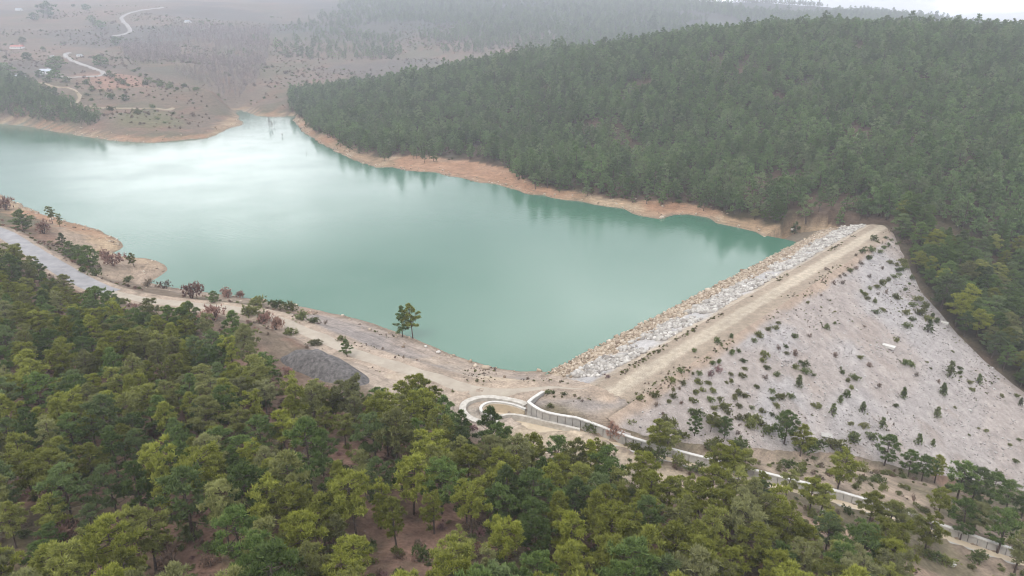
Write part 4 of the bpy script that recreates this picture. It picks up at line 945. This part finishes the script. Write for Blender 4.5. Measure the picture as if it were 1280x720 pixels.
Z6 = "225,445,38,r 280,443,42,r 265,400,30,r 295,390,40,r 330,362,42,y 372,345,42,r 405,310,45,r 140,527,24,r 55,575,28,y 372,257,30,r 172,352,32,r 415,235,42,g 450,275,48,g 478,225,50,g 530,232,44,g 560,210,36,g 490,148,50,g 573,143,28,g 605,160,26,g 590,190,26,g 640,183,24,g 660,175,22,g 550,345,34,r 463,400,32,r 600,305,42,y 640,322,40,y 690,300,60,y 700,330,50,y 670,350,50,g 645,360,36,g 622,400,46,g 660,390,28,g 585,425,40,y 550,440,55,y 515,465,42,y 470,482,38,g 440,520,50,y 445,545,36,y 405,500,28,g 518,517,26,r 495,565,40,g 575,505,36,r 645,540,56,y 700,487,34,g 745,412,40,g 730,452,26,g 500,638,50,g 557,620,42,y 780,545,60,y 750,590,50,g 700,640,50,y 830,600,60,y 800,640,75,y 840,680,60,y 745,690,40,g 880,660,36,g 905,695,50,g"
Z7 = "545,443,26,g 575,428,14,g 578,545,30,r 668,555,24,y 607,610,24,g 655,630,36,g 627,640,22,y 640,668,22,y 620,693,34,g 703,583,32,r 838,572,34,g 860,582,26,g 805,490,26,y 845,440,28,g 922,452,34,c 880,620,22,r 917,572,12,y 740,660,24,r 830,697,30,c 932,595,12,y 1003,615,40,c 1040,595,22,g 1040,612,20,g 1075,647,22,y 1110,645,28,c 962,645,18,r 978,683,34,c 1015,533,14,y 1200,700,20,y 1250,697,20,y 1160,650,12,y"
Z8 = "820,62,18,c 800,92,22,c 875,85,20,c 925,122,22,c 880,120,24,y 845,118,14,y 960,73,16,g 978,48,18,c 1077,38,22,c 1062,97,22,c 1108,78,10,y 1167,130,8,y 1183,135,12,y 1143,147,8,y 1015,165,22,c 1052,170,16,c 1258,212,16,g 1268,157,14,g 1245,170,12,y 1270,70,14,c 1220,245,24,g 855,155,40,g 895,150,30,g 765,75,20,y"
def zl(s, ox, oy, f):
    for q in s.split():
        a, b, c, k_ = q.split(','); yield ox+float(a)/f, oy+(float(b)+0.3*float(c))/f, float(c)/f, k_
for px, py, w, k_ in list(zl(Z5, 780, 400, 5.333))+list(zl(Z6, 1000, 270, 5.333))+list(zl(Z7, 850, 260, 2.977))+list(zl(Z8, 640, 470, 2.0)):
    p = hit(np.array([px]), np.array([py]), top)[0]; u, wv = dam_uw(p[0], p[1])
    band = 'by the crest road' if wv < 14 else 'on the upper dam face' if wv < 32 else 'halfway down the dam face' if wv < 55 else 'low on the dam face'
    third = 'at the near end' if u < DL*0.22 else 'near the middle' if u < DL*0.55 else 'towards the far end'
    shrub_at(px, py, w*1.08, k_, band+' '+third, 'shrubs dotted over the dam face', 1.15 if k_ != 'c' else 1.0)
# pink dry oaks and bushes
for px, py, w, pl in [(62,630,22,'at the left of the near forest'),(80,683,44,'in the lower left of the near forest'),(68,612,16,'above the large one at the lower left'),(210,430,18,'beside track behind the near forest'),(268,400,30,'on the track verge by the shore'),(240,373,26,'left of the dark shrub on the shore'),(285,372,20,'on the shore verge'),(300,372,16,'on the shore verge, right'),(345,412,24,'between track and gravel heap'),(330,405,20,'left of the gravel heap'),(410,490,14,'behind gravel heap'),(767,545,22,'beside the chute wall near the dam corner'),(712,655,22,'right in the near forest'),(720,668,18,'low in the near forest at right'),(845,655,16,'in the forest below the bank'),(670,685,20,'near the bottom centre-right'),(142,332,24,'on the sandy headland'),(133,325,20,'behind the headland bush'),(8,262,22,'at the left edge above the road'),(55,292,22,'between round pine and dark clump'),(530,645,14,'among the trunks at bottom centre'),(598,690,18,'among the trunks below centre'),(20,492,14,'at the far left of the forest'),(360,470,16,'on the forest edge by gravel heap')]:
    shrub_at(px, py, w, 'o', pl, 'pinkish dry oak bushes', 1.2)
# green shrubs along the shore, track and chute
for px, py, w, k_, pl in [(20,280,14,'g','below the left edge bush'),(120,345,16,'g','on the road verge below the dark clump'),(105,340,14,'g','on the road verge left of the clump end'),(160,352,14,'g','at the root of the sandy headland'),(185,358,18,'r','at the inlet behind the headland'),(205,360,20,'r','right of the inlet behind the headland'),(320,380,24,'y','along the shore above the track, left'),(345,385,22,'g','along the shore above the track, middle'),(365,388,22,'y','along the shore above the track, right'),(378,400,20,'g','on the grey verge above the track'),(390,404,14,'g','on the grey verge, end'),(310,395,26,'y','on the slope below the track'),(330,402,22,'y','on the slope below the track'),(365,418,20,'y','above the gravel heap'),(395,430,18,'y','above the gravel heap'),(428,425,12,'y','on the grey ground by the shore'),
    (685,492,9,'g','on the terrace behind the spillway wall'),(692,492,7,'g','on the terrace behind the spillway wall'),(704,494,8,'g','on the terrace behind the spillway wall'),(689,509,10,'y','on the terrace near the wall'),(735,538,24,'g','against the outside of the chute wall'),(696,533,10,'y','on the front wall of the spillway'),(760,472,8,'p','at the riprap edge of the crest road'),(790,560,24,'y','along the chute bank'),(805,566,22,'y','along the chute bank'),(820,575,26,'g','along the chute bank'),(845,580,26,'y','along the chute bank'),(870,590,24,'g','along the chute bank'),(1005,565,26,'g','at the dam foot'),(1020,560,26,'g','at the dam foot'),(1040,560,28,'y','at the dam foot'),(1055,570,24,'g','at the dam foot'),(1080,590,24,'y','at the dam foot'),(1100,603,16,'g','on the bare slope above the chute'),(1075,600,12,'y','on the bare slope above the chute'),(1130,610,14,'y','on the bare slope above the chute'),(1095,620,12,'y','on the bare slope above the chute'),(1150,690,24,'y','along the dirt path at lower right'),(1165,700,26,'g','along the dirt path at lower right'),(1180,705,22,'y','along the dirt path at lower right'),(1220,700,26,'g','along the dirt path at lower right'),(960,540,22,'g','at the dam toe between the pines'),(940,532,24,'y','at the dam toe between the pines'),(985,585,22,'g','at the chute between the pines'),(1000,590,18,'y','at the chute between the pines'),(850,548,22,'y','at the dam toe by the first pines'),(920,560,30,'g','at the dam toe by the first pines'),(895,562,28,'y','at the dam toe by the first pines')]:
    shrub_at(px, py, w, k_, pl, 'shrubs along the shore and spillway', 0.9)
# bushes and trees dotting the far left hill
for px, py, w, k_, pl in [(71,84,18,5,'large dark one behind the white farmhouse'),(50,94,9,5,'left of the white farmhouse'),(69,96,13,5,'right of the white farmhouse'),(60,101,8,5,'below the white farmhouse'),(34,73,10,5,'lone one on the slope above the farmhouse'),(28,52,8,5,'above the red-roofed house'),(126,79,14,5,'flat dark one above the road bend'),(145,54,11,5,'beside the upper road'),(10,92,18,5,'at the left edge near the farmhouse'),(28,95,9,5,'between left edge and farmhouse'),(83,101,8,5,'right below the farmhouse'),(108,104,7,5,'in the field below the bend'),(115,112,7,5,'tall thin one in the field'),(156,124,9,5,'in the field above the meadow'),(60,16,18,5,'wide hazy one at the top left'),(42,23,10,5,'hazy one left of the wide one'),(116,27,10,5,'hazy one beside the upper road, lower'),(108,11,8,5,'hazy one near the top'),(126,33,10,5,'hazy one close to the upper road')]:
    p = hit(np.array([float(px)]), np.array([float(py)+w*0.25]), top)[0]; _, _, dep = project(p)
    e = plant('hillside_tree', ROUND[px % 3], ('trunk', 'crown'), (p[0], p[1], p[2]-0.6), rng.uniform(0, 6), float(w*dep/FPX/5.2), 0.8)
    tag(e, 'dark rounded tree, '+pl, 'tree', 'dark trees dotted over the far left hill')
for i, (px0, py0, px1, py1, n) in enumerate([(132,94,165,108,9),(185,100,222,114,10),(165,88,185,98,4),(228,106,248,114,4)]):
    for k_ in range(n):
        px = px0+(px1-px0)*(k_+0.5)/n+rng.normal(0, 2); py = py0+(py1-py0)*(k_+0.5)/n+rng.normal(0, 1.5)
        shrub_at(px, py, rng.uniform(5, 9), 'g', ['in the dark hedge below the road bend', 'in the dark hedge above the far headland', 'between the two dark hedges', 'at the right end of the dark hedge'][i], 'dark bushes in rows on the far left hill', 0.9)
flush()

# undergrowth
x, y = jgrid(-330, 90, 30, 300, 2.6); m = (sdf(x, y, nearpoly) < 2) & (fbm(x, y, 9, 3, 91) > 0.40); P = np.c_[x[m], y[m], hm(x[m], y[m])]; P = P[in_view(P, 40, 30)]
gn_scatter('undergrowth', 'low brown and green brush under the near pines', P-[0, 0, 0.1], rng.lognormal(-0.2, 0.38, len(P)), SH['r']+SH['g']+SH['y'][:2]+SH['o'][:1]+SH['p'][:1], 0)
x, y = jgrid(-10, 160, 80, 180, 2.6); cd, _, _ = line_dist(x, y, chute_mid); m = (cd > 4.5) & (cd < 34) & (sdf(x, y, nearpoly) > 0) & (sdf(x, y, foot) > 1) & (fbm(x, y, 10, 3, 93) > 0.46)
P = np.c_[x[m], y[m], hm(x[m], y[m])]; P = P[in_view(P, 40, 30)]; u, v, _ = project(P); P = P[(u > 790) | (v > 560)]
gn_scatter('bank_brush', 'low patchy brush on the banks beside the spillway chute', P-[0, 0, 0.08], rng.lognormal(-0.45, 0.35, len(P)), SH['y']+SH['g'][:1]+SH['r'], 0)
x, y = jgrid(-300, 420, 190, 800, 4.2); z = hm(x, y); m = (sdf(x, y, hillpoly) < 0) & (z > 2.8) & (z < 6.5) & (fbm(x, y, 18, 3, 95) > 0.48); P = np.c_[x, y, z][m]; P = P[sdf(P[:, 0], P[:, 1], foot) > 2]
gn_scatter('shore_brush', 'dark brush along the foot of the far hillside forest', P-[0, 0, 0.1], rng.lognormal(0.0, 0.35, len(P)), SH['g']+SH['r'], 0)
x, y = jgrid(-230, -20, 150, 300, 2.6); d = sdf(x, y, shore_fine); rd, _, _ = line_dist(x, y, road_w); m = (d > 4) & (rd > 4.5) & (rd < 13) & (sdf(x, y, nearpoly) > 1) & (fbm(x, y, 12, 3, 97) > 0.5) & (x < -50); P = np.c_[x[m], y[m], hm(x[m], y[m])]
gn_scatter('verge_brush', 'low dry brush along the verge between road and lake', P-[0, 0, 0.08], rng.lognormal(-0.55, 0.35, len(P)), SH['r']+SH['y'][:1]+SH['o'][:1], 0)

x, y = jgrid(-1050, 120, 600, 1750, 11); P = np.c_[x, y, hm(x, y)]; m = (sdf(x, y, hillpoly) > 4) & (sdf(x, y, shore_fine) > 30) & (fbm(x, y, 80, 4, 99) > 0.51) & (sdf(x, y, lp) > 5)
for q in ([(72,97),(129,93),(82,68),(88,66)], [(140,45),(162,39),(152,22),(203,9)], [(22,102),(90,130),(216,135)]): m &= line_dist(x, y, hits(q))[0] > 14
P = P[m]; P = P[in_view(P)]; P = P[visible(P)]
gn_scatter('valley_brush', 'grey-brown leafless brush patching the slopes beyond the lake', P-[0, 0, 0.2], rng.lognormal(0.45, 0.4, len(P)), SH['r']+SH['g'][:1], 0)

# stones washed out along the waterline, tufts on the verges and on the open ground
x = rng.uniform(-480, 130, 60000); y = rng.uniform(150, 760, 60000); d = sdf(x, y, shore_fine); _, w_ = dam_uw(x, y)
m = (d > 0.2) & (d < 13) & (rng.uniform(0, 1, len(x)) < 0.75*np.exp(-d/4.0)) & ((w_ < W_WATER-2) | (sdf(x, y, foot) > 1)); P = np.c_[x, y, hm(x, y)][m]; P = P[in_view(P)]
o = stones('shore_stones', P, rng.lognormal(-0.35, 0.4, len(P)), M['stone_tan'], None, np.zeros(3), np.clip(rng.normal(0.55, 0.28, len(P)), 0, 1))
tag(o, 'loose tan stones washed out along the waterline', kind='stuff')
u_ = rng.uniform(-4, DL+2, 1500); w_ = np.where(rng.uniform(0, 1, 1500) < 0.45, rng.normal(-4.2, 0.6, 1500), rng.normal(6.2, 1.5, 1500)); p = dam_pt(u_, w_); m = (fbm(u_, w_*2, 8, 3, 101) > 0.58) & (np.abs(w_) > 3.0)
gn_scatter('verge_tufts', 'dry grass tufts along both verges of the dam crest road', np.c_[p, dam_z(w_)][m], rng.lognormal(-1.35, 0.3, int(m.sum())), SH['y']+SH['r'], 0)
u_ = rng.uniform(-2, DL+4, 5200); w_ = rng.uniform(9, 92, 5200); p = dam_pt(u_, w_); z = dam_z(w_); m = (fbm(u_, w_, 14, 4, 103) > 0.60) & (hm(p[:, 0], p[:, 1]) < z+0.1) & (sdf(p[:, 0], p[:, 1], foot) < -1)
gn_scatter('face_weeds', 'sparse dry weeds between the stones of the dam face', np.c_[p, z][m], rng.lognormal(-1.45, 0.35, int(m.sum())), SH['r']+SH['y'][:1], 0)
op = hits([(320,386),(400,392),(520,428),(590,455),(690,466),(760,490),(745,525),(690,503),(600,500),(520,485),(440,455),(380,425)])[:, :2]
x, y = jgrid(op[:, 0].min(), op[:, 0].max(), op[:, 1].min(), op[:, 1].max(), 1.8, 0.6); m = (sdf(x, y, op) < 0) & (fbm(x, y, 9, 3, 105) > 0.56) & (line_dist(x, y, road_w)[0] > 2.6) & (sdf(x, y, shore_fine) > 1); P = np.c_[x[m], y[m], hm(x[m], y[m])]
gn_scatter('ground_tufts', 'small dry tufts on the open ground by the near shore', P, rng.lognormal(-1.4, 0.35, len(P)), SH['r']+SH['y'][:1], 0)

# drowned trees in the far arm of the lake
for i, (px, py, h) in enumerate([(337,160,13),(340,161,11),(343,158,8),(353,171,7),(383,193,4)]):
    p = at(px, py, 0.0); _, _, dep = project(p)
    e = plant('drowned_tree', BARE[i % 4], ('trunk', 'twigs'), (p[0], p[1], -0.8), i*1.3, float(h*dep/FPX/11), 1.0)
    tag(e, ['tallest bare dead tree standing in the far arm of the lake', 'bare dead tree just right of the tallest in the lake', 'shorter bare dead tree right of the drowned pair', 'small dead tree alone in the water nearer the forest', 'tiny dead snag in the water close to right shore'][i], 'dead tree', 'drowned trees in the lake')

# ------------------------------------------------------------------ far houses
def house(px, py, L, W, H, rz, roofmat, label, pitch=0.35, windows=3, name='house'):
    p = hit(np.array([float(px)]), np.array([float(py)]))[0]; r = empty(name, (p[0], p[1], p[2]-0.6), rz); tag(r, label, 'house')
    def bx(nm, a, b, par, mat):
        x0, y0, z0 = a; x1, y1, z1 = b; V = [(x0,y0,z0),(x1,y0,z0),(x1,y1,z0),(x0,y1,z0),(x0,y0,z1),(x1,y0,z1),(x1,y1,z1),(x0,y1,z1)]
        return link(nm, mesh(nm, V, _cf, mat), par)
    bx('wall', (-L/2, -W/2, 0), (L/2, W/2, H), r, M['white_wall'])
    rh = W*pitch; o = 0.5; V = [(-L/2-o, -W/2-o, H+0.003), (L/2+o, -W/2-o, H+0.003), (L/2+o, W/2+o, H+0.003), (-L/2-o, W/2+o, H+0.003), (-L/2-o*0.6, 0, H+rh), (L/2+o*0.6, 0, H+rh)]
    rf = link('roof', mesh('roof', V, [(0, 1, 5, 4), (2, 3, 4, 5), (1, 2, 5), (3, 0, 4), (3, 2, 1, 0)], roofmat), r)
    bx('chimney', (L*0.2, 0.3, H+rh*0.4), (L*0.2+0.7, 1.0, H+rh+0.8), rf, M['white_wall'])
    for i in range(windows):
        cx = -L/2+(i+0.7)*L/(windows+1); bx('window', (cx, -W/2-0.06, H*0.4), (cx+1.1, -W/2+0.1, H*0.78), r, M['dark_open'])
    bx('door', (L/2-1.9, -W/2-0.08, 0.4), (L/2-0.8, -W/2+0.1, H*0.75), r, M['dark_open'])
    return r
house(58, 92.5, 13, 9, 4.2, 0.15, M['roof_grey'], 'white farmhouse with grey roof among dark trees on the far left hill')
house(22, 60.5, 22, 9, 3.6, -0.1, M['roof_red'], 'long low house with red roof on the upper left slope', 0.3, 5)
house(9, 95, 9, 6, 3.0, 0.2, M['roof_grey'], 'small pale shed at the left edge near the farmhouse', 0.25, 1, 'shed')
house(26, 97, 11, 5, 2.8, 0.2, M['roof_grey'], 'low pale outbuilding left of the farmhouse', 0.25, 2, 'shed')
house(100, 70.5, 9, 5, 2.4, -0.2, M['roof_grey'], 'tiny pale shed right of the upper road bend', 0.2, 1, 'shed')
house(66, 71.5, 6, 4, 2.2, 0.0, M['roof_grey'], 'tiny white hut on the open slope above the farmhouse', 0.2, 1, 'hut')
house(371, 124, 11, 6, 3.2, 0.5, M['white_wall'], 'small white building at the head of the lake', 0.22, 2)
house(366, 121, 7, 5, 2.6, 0.9, M['white_wall'], 'white hut just behind the building at the lake head', 0.22, 1, 'hut')
house(235, 28.5, 12, 8, 3.6, 0.0, M['roof_grey'], 'pale misty house high on the slope right of the road', 0.3, 2)
house(24, 13.5, 14, 8, 3.6, 0.0, M['roof_grey'], 'pale misty house near the top left corner', 0.3, 2)

# ------------------------------------------------------------------ haze
def haze():
    zb, zt = float(GZ.min())-1.0, float(GZ.max())+12.0
    a = np.array([GX[0]-2, GY[0]-2, zb]); b = np.array([GX[-1]+2, GY[-1]+2, zt])
    V = [(x, y, z) for z in (a[2], b[2]) for (x, y) in ((a[0], a[1]), (b[0], a[1]), (b[0], b[1]), (a[0], b[1]))]
    me = mesh('haze', V, _cf); m = bpy.data.materials.new('pale_haze'); m.use_nodes = True; nt = m.node_tree; nt.nodes.clear()
    o = nt.nodes.new('ShaderNodeOutputMaterial'); p = nt.nodes.new('ShaderNodeVolumePrincipled')
    p.inputs['Color'].default_value = (0.85, 0.89, 1.0, 1); p.inputs['Density'].default_value = 0.00033; p.inputs['Anisotropy'].default_value = 0.2
    nt.links.new(p.outputs[0], o.inputs['Volume']); me.materials.append(m)
    return tag(link('haze', me), 'pale winter haze lying over the valley', kind='stuff')
haze()
